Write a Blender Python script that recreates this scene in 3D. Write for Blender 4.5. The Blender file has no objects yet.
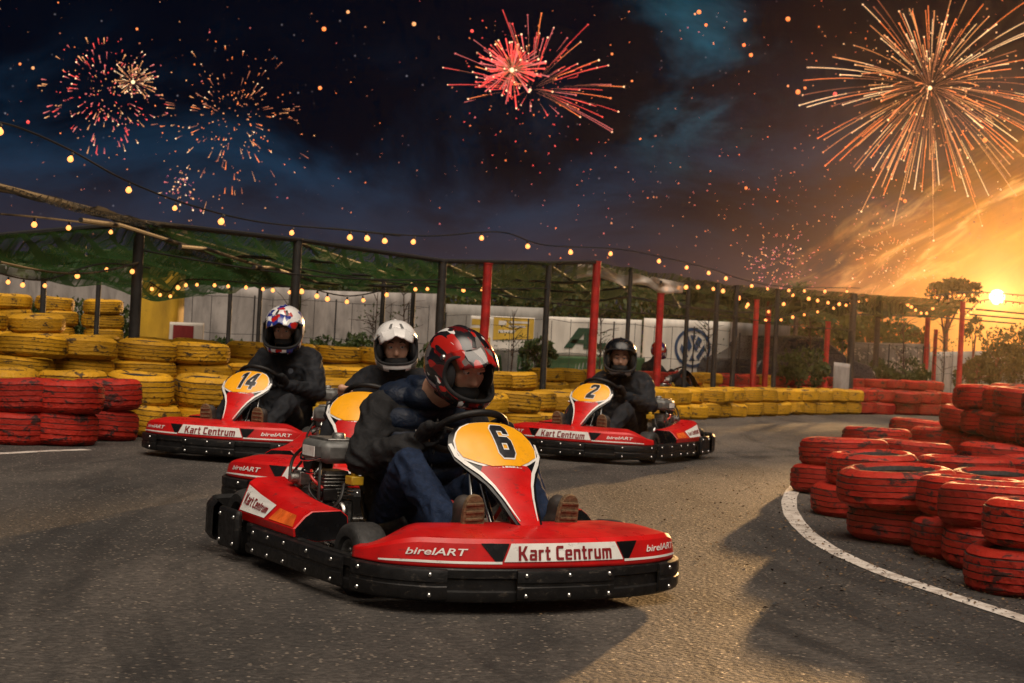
import bpy, bmesh, math, random
from math import sin, cos, pi, radians, sqrt, atan2, tan, exp
from mathutils import Vector, Matrix, Euler, noise

random.seed(7)
C = bpy.context.scene
COL = C.collection

# ------------------------------------------------------------------ camera
FPX, CAMH, ROLL = 1600.0, 0.975, radians(3.0)
cam_d = bpy.data.cameras.new('camera')
cam_d.sensor_width = 36.0
cam_d.lens = FPX * 36.0 / 1024.0
cam_d.clip_start, cam_d.clip_end = 0.05, 3000
cam_d.dof.use_dof = True
cam_d.dof.focus_distance = 6.4
cam_d.dof.aperture_fstop = 9.0
cam = bpy.data.objects.new('camera', cam_d)
COL.objects.link(cam)
cam.matrix_world = Matrix.Translation((0, 0, CAMH)) @ Matrix.Rotation(pi / 2, 4, 'X') @ Matrix.Rotation(ROLL, 4, 'Z')
C.camera = cam


def uv_px(px, py):
    a, b = px - 512.0, py - 341.5
    c, s = cos(ROLL), sin(ROLL)
    return (c * a + s * b) / FPX, (-s * a + c * b) / FPX      # right, down per metre of depth


def P(px, py, Y):
    u, v = uv_px(px, py)
    return Vector((u * Y, Y, CAMH - v * Y))


def G(px, py, z=0.0):
    u, v = uv_px(px, py)
    Y = (CAMH - z) / v
    return Vector((u * Y, Y, z))


# ------------------------------------------------------------------ sky and sun
SUN_DIR = (P(997, 297, 100.0) - Vector((0, 0, CAMH))).normalized()
SUN_AZ = atan2(SUN_DIR.x, SUN_DIR.y)
SUN_EL = radians(6.0)
LAMP_DIR = Vector((sin(SUN_AZ) * cos(SUN_EL), cos(SUN_AZ) * cos(SUN_EL), sin(SUN_EL)))

world = bpy.data.worlds.new('World')
C.world = world
world.use_nodes = True


class NT:
    """small helper to write node trees"""
    def __init__(s, tree):
        s.t = tree; s.n = tree.nodes; s.l = tree.links

    def node(s, typ, **kw):
        nd = s.n.new(typ)
        for k, v in kw.items():
            setattr(nd, k, v)
        return nd

    def set(s, sock, v):
        if isinstance(v, bpy.types.NodeSocket):
            s.l.new(v, sock)
        elif v is not None:
            if isinstance(v, (tuple, list)) and len(v) == 3 and sock.type == 'RGBA':
                v = (*v, 1)
            sock.default_value = v

    def math(s, op, a, b=None, c=None, clamp=False):
        nd = s.node('ShaderNodeMath', operation=op, use_clamp=clamp)
        for i, v in enumerate((a, b, c)):
            if v is not None:
                s.set(nd.inputs[i], v)
        return nd.outputs[0]

    def vmath(s, op, a, b=None, out=0):
        nd = s.node('ShaderNodeVectorMath', operation=op)
        s.set(nd.inputs[0], a)
        if b is not None:
            s.set(nd.inputs[1], b)
        return nd.outputs[out]

    def mix(s, fac, a, b, blend='MIX', clamp=False):
        nd = s.node('ShaderNodeMix', data_type='RGBA', blend_type=blend)
        nd.clamp_result = clamp
        s.set(nd.inputs[0], fac); s.set(nd.inputs[6], a); s.set(nd.inputs[7], b)
        return nd.outputs[2]

    def ss(s, v, lo, hi, a=0.0, b=1.0):
        nd = s.node('ShaderNodeMapRange', interpolation_type='SMOOTHSTEP')
        s.set(nd.inputs[0], v)
        for i, x in enumerate((lo, hi, a, b)):
            nd.inputs[1 + i].default_value = x
        return nd.outputs[0]

    def ramp(s, v, stops, interp='LINEAR'):
        nd = s.node('ShaderNodeValToRGB')
        cr = nd.color_ramp; cr.interpolation = interp
        while len(cr.elements) < len(stops):
            cr.elements.new(0.5)
        for e, (p, c) in zip(cr.elements, stops):
            e.position = p; e.color = (*c, 1) if len(c) == 3 else c
        s.set(nd.inputs[0], v)
        return nd.outputs[0]

    def noise(s, vec, scale, detail=4, rough=0.55, dist=0.0, out=0):
        nd = s.node('ShaderNodeTexNoise')
        if vec is not None:
            s.set(nd.inputs['Vector'], vec)
        nd.inputs['Scale'].default_value = scale
        nd.inputs['Detail'].default_value = detail
        nd.inputs['Roughness'].default_value = rough
        nd.inputs['Distortion'].default_value = dist
        return nd.outputs[out]

    def mapping(s, vec, loc=(0, 0, 0), rot=(0, 0, 0), sc=(1, 1, 1)):
        nd = s.node('ShaderNodeMapping')
        s.set(nd.inputs[0], vec)
        nd.inputs[1].default_value = loc; nd.inputs[2].default_value = rot; nd.inputs[3].default_value = sc
        return nd.outputs[0]

    def comb(s, x, y, z=0.0):
        nd = s.node('ShaderNodeCombineXYZ')
        for i, v in enumerate((x, y, z)):
            s.set(nd.inputs[i], v)
        return nd.outputs[0]


SKY_STRENGTH = 0.12        # strength of the Nishita dusk sky
DOME = 5.6                # brightness of the light patch added to the upper sky
SUN_STRENGTH = 3.0
HAZE = 0.00019


def build_world():
    t = NT(world.node_tree)
    t.n.clear()
    gen = t.node('ShaderNodeTexCoord').outputs['Generated']
    sep = t.node('ShaderNodeSeparateXYZ'); t.l.new(gen, sep.inputs[0])
    x, y, z = sep.outputs
    sky = t.node('ShaderNodeTexSky', sky_type='NISHITA')
    sky.sun_disc = False
    sky.sun_elevation = SUN_EL; sky.sun_rotation = SUN_AZ
    sky.air_density = 1.0; sky.dust_density = 2.0; sky.ozone_density = 3.0
    # bright patch added to the unseen sky away from the sun as key light
    up = t.ss(t.vmath('DOT_PRODUCT', gen, Vector((0.10, -0.42, 0.90)).normalized(), out=1), 0.78, 0.985)
    back = t.math('MULTIPLY', t.ss(y, 0.0, -0.85), t.math('MULTIPLY', t.ss(z, -0.02, 0.16), t.ss(z, 0.8, 0.3)))  # fill light added in the low sky behind the camera
    upper = t.math('ADD', up, t.math('MULTIPLY', back, 0.045), clamp=True)
    # dark night cloud, dark blue to slate, along the low sky
    n1 = t.noise(t.mapping(gen, sc=(5, 5, 9)), 1.3, 6, 0.6, 0.6)
    n2 = t.noise(t.mapping(gen, loc=(3, 1, 7), sc=(9, 9, 14)), 1.1, 5, 0.55, 0.3)
    low = t.ss(z, 0.21, 0.05)
    night = t.mix(t.math('MULTIPLY', t.ss(n1, 0.42, 0.72), t.ss(z, 0.2, 0.09)), (0.0010, 0.0020, 0.0058), (0.010, 0.034, 0.072))
    teal = t.math('MULTIPLY', t.ss(t.vmath('DOT_PRODUCT', gen, (P(690, 75, 1) - Vector((0, 0, CAMH))).normalized(), out=1), 0.9975, 0.9999), t.ss(n2, 0.42, 0.7))
    night = t.mix(teal, night, (0.022, 0.12, 0.18))
    slate = t.math('MULTIPLY', t.ss(z, 0.115, 0.035), t.math('ADD', 0.35, t.math('MULTIPLY', n2, 0.9)))
    night = t.mix(slate, night, (0.034, 0.028, 0.040))
    # glow of the sun in streaky cloud
    d = t.math('MINIMUM', t.vmath('DOT_PRODUCT', gen, SUN_DIR, out=1), 1.0)
    ang = t.math('ARCCOSINE', d)
    az = t.math('ARCTAN2', x, y)
    el = t.math('ARCSINE', z)
    da = t.math('SUBTRACT', az, SUN_AZ); de = t.math('SUBTRACT', el, math.asin(SUN_DIR.z))
    # axis running down-left to up-right through the lit cloud bank
    ca, sa = cos(radians(33)), sin(radians(33))
    along = t.math('ADD', t.math('MULTIPLY', da, ca), t.math('MULTIPLY', de, sa))
    across = t.math('SUBTRACT', t.math('MULTIPLY', de, ca), t.math('MULTIPLY', da, sa))
    st = t.comb(t.math('MULTIPLY', along, 9.0), t.math('MULTIPLY', across, 46.0), 0.0)
    n3 = t.noise(st, 1.0, 7, 0.62, 1.1)
    n4 = t.noise(t.mapping(st, loc=(4, 2, 0), sc=(2.2, 1.6, 1)), 1.0, 6, 0.6, 0.8)
    bank = t.ss(t.math('ADD', across, t.math('MULTIPLY', t.math('SUBTRACT', n3, 0.5), 0.085)), 0.088, 0.022)
    fall = t.math('EXPONENT', t.math('MULTIPLY', ang, -8.0))
    lit = t.math('MULTIPLY', bank, fall)
    lit = t.math('MULTIPLY', lit, t.math('ADD', 0.25, t.math('MULTIPLY', n4, 1.25)))
    edge = t.math('MULTIPLY', t.math('MULTIPLY', t.ss(across, 0.015, 0.05), t.ss(across, 0.10, 0.055)), t.ss(n4, 0.5, 0.72))
    edge = t.math('MULTIPLY', edge, t.math('EXPONENT', t.math('MULTIPLY', ang, -10.0)))
    glow1 = t.math('EXPONENT', t.math('MULTIPLY', ang, -26.0))
    glow2 = t.math('EXPONENT', t.math('MULTIPLY', ang, -95.0))
    disc = t.ss(ang, 0.0050, 0.0022)
    oc = t.mix(t.ss(ang, 0.02, 0.2), (1.0, 0.33, 0.035), (0.85, 0.21, 0.035))

    def scale(col, f):
        nd = t.node('ShaderNodeMix', data_type='RGBA', blend_type='MULTIPLY')
        nd.inputs[0].default_value = 1.0
        t.set(nd.inputs[6], col)
        cc = t.node('ShaderNodeCombineColor')
        for i in range(3):
            t.set(cc.inputs[i], f)
        t.l.new(cc.outputs[0], nd.inputs[7])
        return nd.outputs[2]

    def add(a, b):
        return t.mix(1.0, a, b, 'ADD')
    s = night
    s = add(s, scale(oc, t.math('MULTIPLY', lit, 1.15)))
    s = add(s, scale((1.0, 0.5, 0.16), t.math('MULTIPLY', edge, 1.3)))
    s = add(s, scale((1.0, 0.34, 0.04), t.math('MULTIPLY', glow1, 0.55)))
    s = add(s, scale((1.0, 0.62, 0.2), t.math('MULTIPLY', glow2, 1.5)))
    s = add(s, scale((1.0, 0.85, 0.55), t.math('MULTIPLY', disc, 14.0)))
    # stars
    vo = t.node('ShaderNodeTexVoronoi'); t.l.new(gen, vo.inputs['Vector']); vo.inputs['Scale'].default_value = 150
    star = t.math('MULTIPLY', t.ss(vo.outputs['Distance'], 0.12, 0.03), t.ss(t.noise(gen, 60, 1), 0.52, 0.75))
    s = add(s, scale((0.5, 0.45, 0.5), t.math('MULTIPLY', star, t.math('MULTIPLY', t.ss(z, 0.03, 0.1), 0.5))))
    # upper sky: dusk blue of the Nishita model plus the brightness added for lighting
    cl = t.noise(t.mapping(gen, sc=(2, 2, 2)), 1.2, 5, 0.55)
    dome = add(scale(sky.outputs[0], SKY_STRENGTH), scale(t.mix(cl, (1.0, 0.80, 0.60), (1.0, 0.90, 0.78)), DOME))
    col = t.mix(upper, s, dome)
    bg = t.node('ShaderNodeBackground'); t.l.new(col, bg.inputs[0]); bg.inputs[1].default_value = 1.0
    out = t.node('ShaderNodeOutputWorld'); t.l.new(bg.outputs[0], out.inputs[0])


build_world()
world.cycles.sampling_method = 'MANUAL'
world.cycles.sample_map_resolution = 1024

sun_d = bpy.data.lights.new('sun', 'SUN')
sun_d.energy = SUN_STRENGTH
sun_d.angle = radians(0.9)
sun_d.color = (1.0, 0.56, 0.22)
sun = bpy.data.objects.new('sun', sun_d)
COL.objects.link(sun)
sun.rotation_euler = LAMP_DIR.to_track_quat('Z', 'Y').to_euler()
sun.location = (0, 0, 30)

C.view_settings.view_transform = 'Standard'
C.view_settings.look = 'None'
C.view_settings.exposure = 0.0
C.view_settings.gamma = 1.0
C.view_settings.use_curve_mapping = False
C.render.engine = 'CYCLES'
C.cycles.use_denoising = True
C.cycles.max_bounces = 8
C.cycles.transparent_max_bounces = 24
C.cycles.sample_clamp_indirect = 6.0

# ------------------------------------------------------------------ helpers


def new_mat(name):
    m = bpy.data.materials.new(name)
    m.use_nodes = True
    t = NT(m.node_tree)
    t.n.clear()
    o = t.node('ShaderNodeOutputMaterial')
    b = t.node('ShaderNodeBsdfPrincipled')
    t.l.new(b.outputs[0], o.inputs[0])
    return m, t, b


def simple(name, col, rough=0.5, metal=0.0, coat=0.0, var=0.18, vscale=14.0, bump=0.0, bscale=60.0, spec=0.5, scuff=None):
    """plain surface with a little wear: mottled colour, uneven gloss, fine bump"""
    m, t, b = new_mat(name)
    oc = t.node('ShaderNodeTexCoord').outputs['Object']
    n = t.noise(oc, vscale, 5, 0.6)
    dark = tuple(c * (1 - var) for c in col); lite = tuple(min(1, c * (1 + var)) for c in col)
    c = t.mix(t.ss(n, 0.3, 0.7), dark, lite)
    if scuff:
        sc = t.noise(t.mapping(oc, loc=(5, 3, 1), sc=(1, 1, 2.5)), 22, 6, 0.7, 0.5)
        c = t.mix(t.ss(sc, 0.57, 0.68, 0, scuff[1]), c, scuff[0])
    t.set(b.inputs['Base Color'], c)
    t.set(b.inputs['Roughness'], t.ss(t.noise(oc, vscale * 2.3, 4), 0.25, 0.75, max(0.03, rough - 0.09), min(1, rough + 0.12)))
    b.inputs['Metallic'].default_value = metal
    b.inputs['Coat Weight'].default_value = coat
    b.inputs['Coat Roughness'].default_value = 0.12
    b.inputs['Specular IOR Level'].default_value = spec
    if bump:
        bn = t.node('ShaderNodeBump'); bn.inputs['Strength'].default_value = bump; bn.inputs['Distance'].default_value = 0.02
        t.l.new(t.noise(oc, bscale, 4, 0.6, 0.8), bn.inputs['Height']); t.l.new(bn.outputs[0], b.inputs['Normal'])
    return m


def emissive(name, col, strength, base=(0.1, 0.1, 0.1)):
    m, t, b = new_mat(name)
    b.inputs['Base Color'].default_value = (*base, 1)
    b.inputs['Emission Color'].default_value = (*col, 1)
    b.inputs['Emission Strength'].default_value = strength
    m.cycles.emission_sampling = 'NONE'
    return m


class MB:
    """collects shapes into ONE mesh"""
    def __init__(s):
        s.v = []; s.f = []; s.m = []

    def add(s, vs, fs, mi=0):
        o = len(s.v)
        s.v += [Vector(v) for v in vs]
        s.f += [tuple(i + o for i in f) for f in fs]
        s.m += [mi] * len(fs)
        return s

    def box(s, c, d, M=None, mi=0):
        x, y, z = d[0] / 2, d[1] / 2, d[2] / 2
        vs = [Vector((sx * x, sy * y, sz * z)) for sx in (-1, 1) for sy in (-1, 1) for sz in (-1, 1)]
        if M is not None:
            vs = [M @ v for v in vs]
        c = Vector(c)
        return s.add([v + c for v in vs], [(0, 1, 3, 2), (4, 6, 7, 5), (0, 4, 5, 1), (2, 3, 7, 6), (0, 2, 6, 4), (1, 5, 7, 3)], mi)

    def tube(s, pts, r, n=10, cap=True, closed=False, mi=0):
        pts = [Vector(p) for p in pts]
        k = len(pts)
        rs = r if isinstance(r, (list, tuple)) else [r] * k
        vs = []; fs = []
        prev = None
        for i, p in enumerate(pts):
            if closed:
                tg = pts[(i + 1) % k] - pts[i - 1]
            else:
                tg = pts[min(i + 1, k - 1)] - pts[max(i - 1, 0)]
            tg = tg.normalized() if tg.length > 1e-9 else Vector((0, 0, 1))
            if prev is None:
                a = Vector((0, 0, 1)) if abs(tg.z) < 0.9 else Vector((1, 0, 0))
                u = tg.cross(a).normalized()
            else:
                u = (prev - tg * prev.dot(tg))
                u = u.normalized() if u.length > 1e-6 else tg.orthogonal().normalized()
            prev = u
            w = tg.cross(u)
            for j in range(n):
                a = 2 * pi * j / n
                vs.append(p + (u * cos(a) + w * sin(a)) * rs[i])
        for i in range(k if closed else k - 1):
            i2 = (i + 1) % k
            for j in range(n):
                j2 = (j + 1) % n
                fs.append((i * n + j, i * n + j2, i2 * n + j2, i2 * n + j))
        if cap and not closed:
            fs.append(tuple(reversed(range(n)))); fs.append(tuple((k - 1) * n + j for j in range(n)))
        return s.add(vs, fs, mi)

    def capsule(s, a, b, ra, rb, n=14, k=5, mi=0):
        a, b = Vector(a), Vector(b)
        d = (b - a)
        dn = d.normalized() if d.length > 1e-9 else Vector((0, 0, 1))
        pts = []; rs = []
        for i in range(k + 1):
            th = pi / 2 * i / k
            pts.append(a - dn * ra * cos(th)); rs.append(max(1e-4, ra * sin(th)))
        for i in range(k + 1):
            th = pi / 2 * i / k
            pts.append(b + dn * rb * sin(th)); rs.append(max(1e-4, rb * cos(th)))
        return s.tube(pts, rs, n, True, mi=mi)

    def ball(s, c, r, n=16, m=10, M=None, mi=0):
        c = Vector(c)
        r = (r, r, r) if not isinstance(r, (tuple, list)) else r
        vs = []; fs = []
        for i in range(m + 1):
            th = pi * i / m
            for j in range(n):
                a = 2 * pi * j / n
                v = Vector((r[0] * sin(th) * cos(a), r[1] * sin(th) * sin(a), r[2] * cos(th)))
                vs.append((M @ v if M is not None else v) + c)
        for i in range(m):
            for j in range(n):
                fs.append((i * n + j, (i + 1) * n + j, (i + 1) * n + (j + 1) % n, i * n + (j + 1) % n))
        return s.add(vs, fs, mi)

    def lathe(s, prof, n=32, M=None, closed=False, mod=None, mi=0):
        """prof: list of (r, h) about the local z axis"""
        vs = []; fs = []
        k = len(prof)
        for i, (r, h) in enumerate(prof):
            for j in range(n):
                a = 2 * pi * j / n
                rr = r + (mod(i, j) if mod else 0)
                v = Vector((rr * cos(a), rr * sin(a), h))
                vs.append(M @ v if M is not None else v)
        for i in range(k if closed else k - 1):
            i2 = (i + 1) % k
            for j in range(n):
                fs.append((i * n + j, i * n + (j + 1) % n, i2 * n + (j + 1) % n, i2 * n + j))
        return s.add(vs, fs, mi)

    def grid(s, fn, nu, nv, cu=False, cv=False, mi=0):
        vs = [fn(i, j) for i in range(nu) for j in range(nv)]
        fs = []
        for i in range(nu if cu else nu - 1):
            for j in range(nv if cv else nv - 1):
                i2, j2 = (i + 1) % nu, (j + 1) % nv
                fs.append((i * nv + j, i2 * nv + j, i2 * nv + j2, i * nv + j2))
        return s.add(vs, fs, mi)

    def prism(s, poly, h, M=None, mi=0):
        """poly: list of 2D points, extruded 0..h in z"""
        n = len(poly)
        vs = [Vector((p[0], p[1], 0)) for p in poly] + [Vector((p[0], p[1], h)) for p in poly]
        if M is not None:
            vs = [M @ v for v in vs]
        fs = [tuple(reversed(range(n))), tuple(range(n, 2 * n))] + [(i, (i + 1) % n, n + (i + 1) % n, n + i) for i in range(n)]
        return s.add(vs, fs, mi)

    def mesh(s, name, mats, smooth=True, sharp=40):
        me = bpy.data.meshes.new(name)
        me.from_pydata([tuple(v) for v in s.v], [], s.f)
        for m in (mats if isinstance(mats, (list, tuple)) else [mats]):
            me.materials.append(m)
        me.polygons.foreach_set('material_index', s.m)
        bm = bmesh.new(); bm.from_mesh(me)
        bmesh.ops.remove_doubles(bm, verts=bm.verts, dist=1e-5)
        bmesh.ops.recalc_face_normals(bm, faces=bm.faces)
        bm.to_mesh(me); bm.free()
        if smooth:
            me.polygons.foreach_set('use_smooth', [True] * len(me.polygons))
            me.set_sharp_from_angle(angle=radians(sharp))
        me.update()
        return me

    def build(s, name, mats, parent=None, smooth=True, sharp=40, bevel=0, loc=None):
        o = bpy.data.objects.new(name, s.mesh(name, mats, smooth, sharp))
        COL.objects.link(o)
        if parent is not None:
            o.parent = parent
        if loc is not None:
            o.location = loc
        if bevel:
            b = o.modifiers.new('bevel', 'BEVEL'); b.width = bevel; b.segments = 2; b.limit_method = 'ANGLE'; b.angle_limit = radians(35)
        return o


def tag(o, label=None, cat=None, group=None, kind=None):
    if label: o['label'] = label
    if cat: o['category'] = cat
    if group: o['group'] = group
    if kind: o['kind'] = kind
    return o


def empty(name, label=None, cat=None, loc=(0, 0, 0), rz=0, group=None):
    o = bpy.data.objects.new(name, None)
    COL.objects.link(o)
    o.location = loc; o.rotation_euler = (0, 0, rz)
    o.empty_display_size = 0.2
    return tag(o, label, cat, group)


def link_copy(o, parent=None, data=None):
    c = o.copy()
    if data is not None:
        c.data = data
    COL.objects.link(c)
    if parent is not None:
        c.parent = parent
    return c


def copy_tree(o, parent=None):
    kids = list(o.children)
    c = link_copy(o, parent)
    for k in kids:
        copy_tree(k, c)
    return c


def text_verts(txt, bold=0.0, step=0.0, space=1.0, shear=0.0):
    """flat triangulated letters, height about 0.7 for capitals; returns verts, faces, width"""
    cu = bpy.data.curves.new('letters', 'FONT')
    cu.body = txt; cu.size = 1.0; cu.offset = bold; cu.space_character = space; cu.shear = shear
    cu.resolution_u = 4
    ob = bpy.data.objects.new('letters', cu)
    COL.objects.link(ob)
    dg = bpy.context.evaluated_depsgraph_get()
    me = bpy.data.meshes.new_from_object(ob.evaluated_get(dg))
    bpy.data.objects.remove(ob); bpy.data.curves.remove(cu)
    bm = bmesh.new(); bm.from_mesh(me); bpy.data.meshes.remove(me)
    bmesh.ops.remove_doubles(bm, verts=bm.verts, dist=1e-5)
    xs = [v.co.x for v in bm.verts]
    x0, x1 = min(xs), max(xs)
    if step:
        k = int((x1 - x0) / step)
        for i in range(1, k + 1):
            bmesh.ops.bisect_plane(bm, geom=bm.verts[:] + bm.edges[:] + bm.faces[:], plane_co=(x0 + i * step, 0, 0), plane_no=(1, 0, 0))
        for i in range(-1, 5):
            bmesh.ops.bisect_plane(bm, geom=bm.verts[:] + bm.edges[:] + bm.faces[:], plane_co=(0, i * step, 0), plane_no=(0, 1, 0))
    bm.verts.index_update()
    vs = [v.co.copy() for v in bm.verts]
    fs = [tuple(v.index for v in f.verts) for f in bm.faces]
    bm.free()
    cx = (x0 + x1) / 2
    ys = [v.y for v in vs]; cy = (min(ys) + max(ys)) / 2
    for v in vs:
        v.x -= cx; v.y -= cy
    return vs, fs, x1 - x0, max(ys) - min(ys)


def catmull(pts, per=8):
    pts = [Vector(p) for p in pts]
    out = []
    for i in range(len(pts) - 1):
        p0 = pts[max(i - 1, 0)]; p1 = pts[i]; p2 = pts[i + 1]; p3 = pts[min(i + 2, len(pts) - 1)]
        for k in range(per):
            t = k / per
            out.append(0.5 * ((2 * p1) + (p2 - p0) * t + (2 * p0 - 5 * p1 + 4 * p2 - p3) * t * t + (3 * p1 - p0 - 3 * p2 + p3) * t ** 3))
    out.append(pts[-1].copy())
    return out


GLYPH = {
    'K': (4.3, [[(0, 0), (1.15, 0), (1.15, 2.1), (1.7, 2.1), (3.0, 0), (4.3, 0), (2.7, 2.75), (4.2, 5.4), (2.95, 5.4), (1.7, 3.3), (1.15, 3.3), (1.15, 5.4), (0, 5.4)]]),
    'a': (3.35, [[(.35, 0), (3.35, 0), (3.35, 3.5), (2.85, 4), (.3, 4), (.3, 3.15), (2.25, 3.15), (2.25, 2.45), (.4, 2.45), (0, 2.05), (0, .35)], [(1.05, .85), (1.05, 1.65), (2.25, 1.65), (2.25, .85)]]),
    'r': (2.4, [[(0, 0), (1.1, 0), (1.1, 2.6), (1.5, 3.05), (2.4, 3.05), (2.4, 4), (0, 4)]]),
    't': (2.4, [[(.5, .45), (.95, 0), (2.4, 0), (2.4, .9), (1.6, .9), (1.6, 3.1), (2.4, 3.1), (2.4, 4), (1.6, 4), (1.6, 5.1), (.5, 5.1), (.5, 4), (0, 4), (0, 3.1), (.5, 3.1)]]),
    'C': (3.6, [[(0, .6), (.6, 0), (3.6, 0), (3.6, 1), (1.45, 1), (1.15, 1.3), (1.15, 4.1), (1.45, 4.4), (3.6, 4.4), (3.6, 5.4), (.6, 5.4), (0, 4.8)]]),
    'e': (3.4, [[(0, .5), (.5, 0), (3.2, 0), (3.2, .85), (1.3, .85), (1.1, 1.05), (1.1, 1.6), (3.4, 1.6), (3.4, 3.5), (2.9, 4), (.5, 4), (0, 3.5)], [(1.1, 2.35), (1.1, 2.95), (1.3, 3.15), (2.3, 3.15), (2.3, 2.35)]]),
    'n': (3.4, [[(0, 0), (1.1, 0), (1.1, 3.05), (2.1, 3.05), (2.3, 2.85), (2.3, 0), (3.4, 0), (3.4, 3.5), (2.9, 4), (0, 4)]]),
    'u': (3.4, [[(0, .5), (.5, 0), (3.4, 0), (3.4, 4), (2.3, 4), (2.3, .95), (1.3, .95), (1.1, 1.15), (1.1, 4), (0, 4)]]),
    'm': (4.9, [[(0, 0), (1.1, 0), (1.1, 3.05), (1.9, 3.05), (1.9, 0), (3.0, 0), (3.0, 3.05), (3.6, 3.05), (3.8, 2.85), (3.8, 0), (4.9, 0), (4.9, 3.5), (4.4, 4), (0, 4)]]),
    '6': (3.8, [[(0, .7), (.7, 0), (3.1, 0), (3.8, .7), (3.8, 2.6), (3.2, 3.2), (1.25, 3.2), (1.25, 4.3), (2.55, 4.3), (2.55, 3.75), (3.8, 3.75), (3.8, 4.7), (3.1, 5.4), (.7, 5.4), (0, 4.7)], [(1.25, 1.1), (1.25, 2.15), (2.55, 2.15), (2.55, 1.1)]]),
    '2': (3.9, [[(0, 0), (3.9, 0), (3.9, 1.15), (1.8, 1.15), (3.9, 3.1), (3.9, 4.7), (3.2, 5.4), (.7, 5.4), (0, 4.7), (0, 3.7), (1.25, 3.7), (1.25, 4.25), (2.65, 4.25), (2.65, 3.55), (0, 1.1)]]),
    '1': (2.2, [[(.9, 0), (2.2, 0), (2.2, 5.4), (1.1, 5.4), (0, 4.5), (0, 3.5), (.9, 4.0)]]),
    '4': (3.9, [[(2.0, 0), (3.2, 0), (3.2, 1.0), (3.9, 1.0), (3.9, 2.1), (3.2, 2.1), (3.2, 5.4), (1.9, 5.4), (0, 2.2), (0, 1.0), (2.0, 1.0)], [(1.2, 2.1), (2.0, 2.1), (2.0, 3.5)]]),
}
DIGIT_KEYS = set('1246')


def square_text(txt, grow=0.0, step=0.0, shear=0.0, gap=.75):
    """squared racing lettering filled from hand-drawn outlines"""
    cu = bpy.data.curves.new('letters', 'CURVE')
    cu.dimensions = '2D'; cu.fill_mode = 'BOTH'; cu.offset = grow
    x = 0.0
    for ch in txt:
        if ch == ' ':
            x += 2.0; continue
        w, loops = GLYPH[ch]
        for lp in loops:
            sp = cu.splines.new('POLY'); sp.points.add(len(lp) - 1); sp.use_cyclic_u = True
            for q, (a, b) in zip(sp.points, lp):
                q.co = (x + a + shear * b, b, 0, 1)
        x += w + gap
    ob = bpy.data.objects.new('letters', cu); COL.objects.link(ob)
    dg = bpy.context.evaluated_depsgraph_get()
    me = bpy.data.meshes.new_from_object(ob.evaluated_get(dg))
    bpy.data.objects.remove(ob); bpy.data.curves.remove(cu)
    bm = bmesh.new(); bm.from_mesh(me); bpy.data.meshes.remove(me)
    bmesh.ops.remove_doubles(bm, verts=bm.verts, dist=1e-4)
    if step:
        x0 = min(v.co.x for v in bm.verts); x1 = max(v.co.x for v in bm.verts)
        k = int((x1 - x0) / step)
        for i in range(1, k + 1):
            bmesh.ops.bisect_plane(bm, geom=bm.verts[:] + bm.edges[:] + bm.faces[:], plane_co=(x0 + i * step, 0, 0), plane_no=(1, 0, 0))
        for i in range(1, int(5.4 / step) + 1):
            bmesh.ops.bisect_plane(bm, geom=bm.verts[:] + bm.edges[:] + bm.faces[:], plane_co=(0, i * step, 0), plane_no=(0, 1, 0))
    bm.verts.index_update()
    vs = [v.co.copy() for v in bm.verts]
    fs = [tuple(v.index for v in f.verts) for f in bm.faces]
    bm.free()
    xs = [v.x for v in vs]; ys = [v.y for v in vs]
    cx = (min(xs) + max(xs)) / 2; cy = (min(ys) + max(ys)) / 2
    for v in vs:
        v.x -= cx; v.y -= cy
    return vs, fs, max(xs) - min(xs), max(ys) - min(ys)


ORD = ['first', 'second', 'third', 'fourth', 'fifth', 'sixth', 'seventh', 'eighth', 'ninth', 'tenth', 'eleventh', 'twelfth', 'thirteenth',
       'fourteenth', 'fifteenth', 'sixteenth', 'seventeenth', 'eighteenth', 'nineteenth', 'twentieth', 'twenty-first', 'twenty-second',
       'twenty-third', 'twenty-fourth', 'twenty-fifth', 'twenty-sixth', 'twenty-seventh', 'twenty-eighth', 'twenty-ninth', 'thirtieth']

# ------------------------------------------------------------------ materials
M = {}
M['red'] = simple('red bodywork', (0.52, 0.008, 0.008), 0.34, coat=0.12, spec=0.35, var=0.2, vscale=5, scuff=((0.05, 0.03, 0.03), 0.55))
M['orange'] = simple('orange bodywork', (0.75, 0.13, 0.02), 0.3, coat=0.5, var=0.35, vscale=9)
M['white'] = simple('white sticker', (0.76, 0.74, 0.70), 0.35, var=0.10, vscale=8, scuff=((0.25, 0.22, 0.2), 0.6))
M['yellow'] = simple('yellow plate', (0.86, 0.38, 0.008), 0.36, coat=0.1, var=0.09, vscale=7, scuff=((0.55, 0.27, 0.03), 0.5))
M['letter'] = simple('dark red lettering', (0.22, 0.008, 0.012), 0.4, var=0.1)
M['digit'] = simple('black digit', (0.012, 0.012, 0.016), 0.35, var=0.1)
M['black'] = simple('black plastic', (0.009, 0.0085, 0.0085), 0.42, spec=0.28, var=0.35, vscale=18, bump=0.12, bscale=90, scuff=((0.09, 0.075, 0.06), 0.6))
M['gloss'] = simple('black gloss', (0.007, 0.007, 0.008), 0.2, coat=0.1, spec=0.35, var=0.2)
M['slick'] = simple('slick rubber', (0.018, 0.017, 0.016), 0.62, var=0.4, vscale=16, bump=0.25, bscale=45)
M['steel'] = simple('steel', (0.46, 0.45, 0.43), 0.28, 1.0, var=0.25, vscale=20)
M['chrome'] = simple('chrome', (0.72, 0.72, 0.70), 0.12, 1.0, var=0.1)
M['alloy'] = simple('cast alloy', (0.30, 0.29, 0.27), 0.42, 0.9, var=0.35, vscale=25, bump=0.2)
M['grey'] = simple('grey plastic', (0.11, 0.11, 0.105), 0.4, var=0.3, scuff=((0.2, 0.18, 0.15), 0.4))
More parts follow.
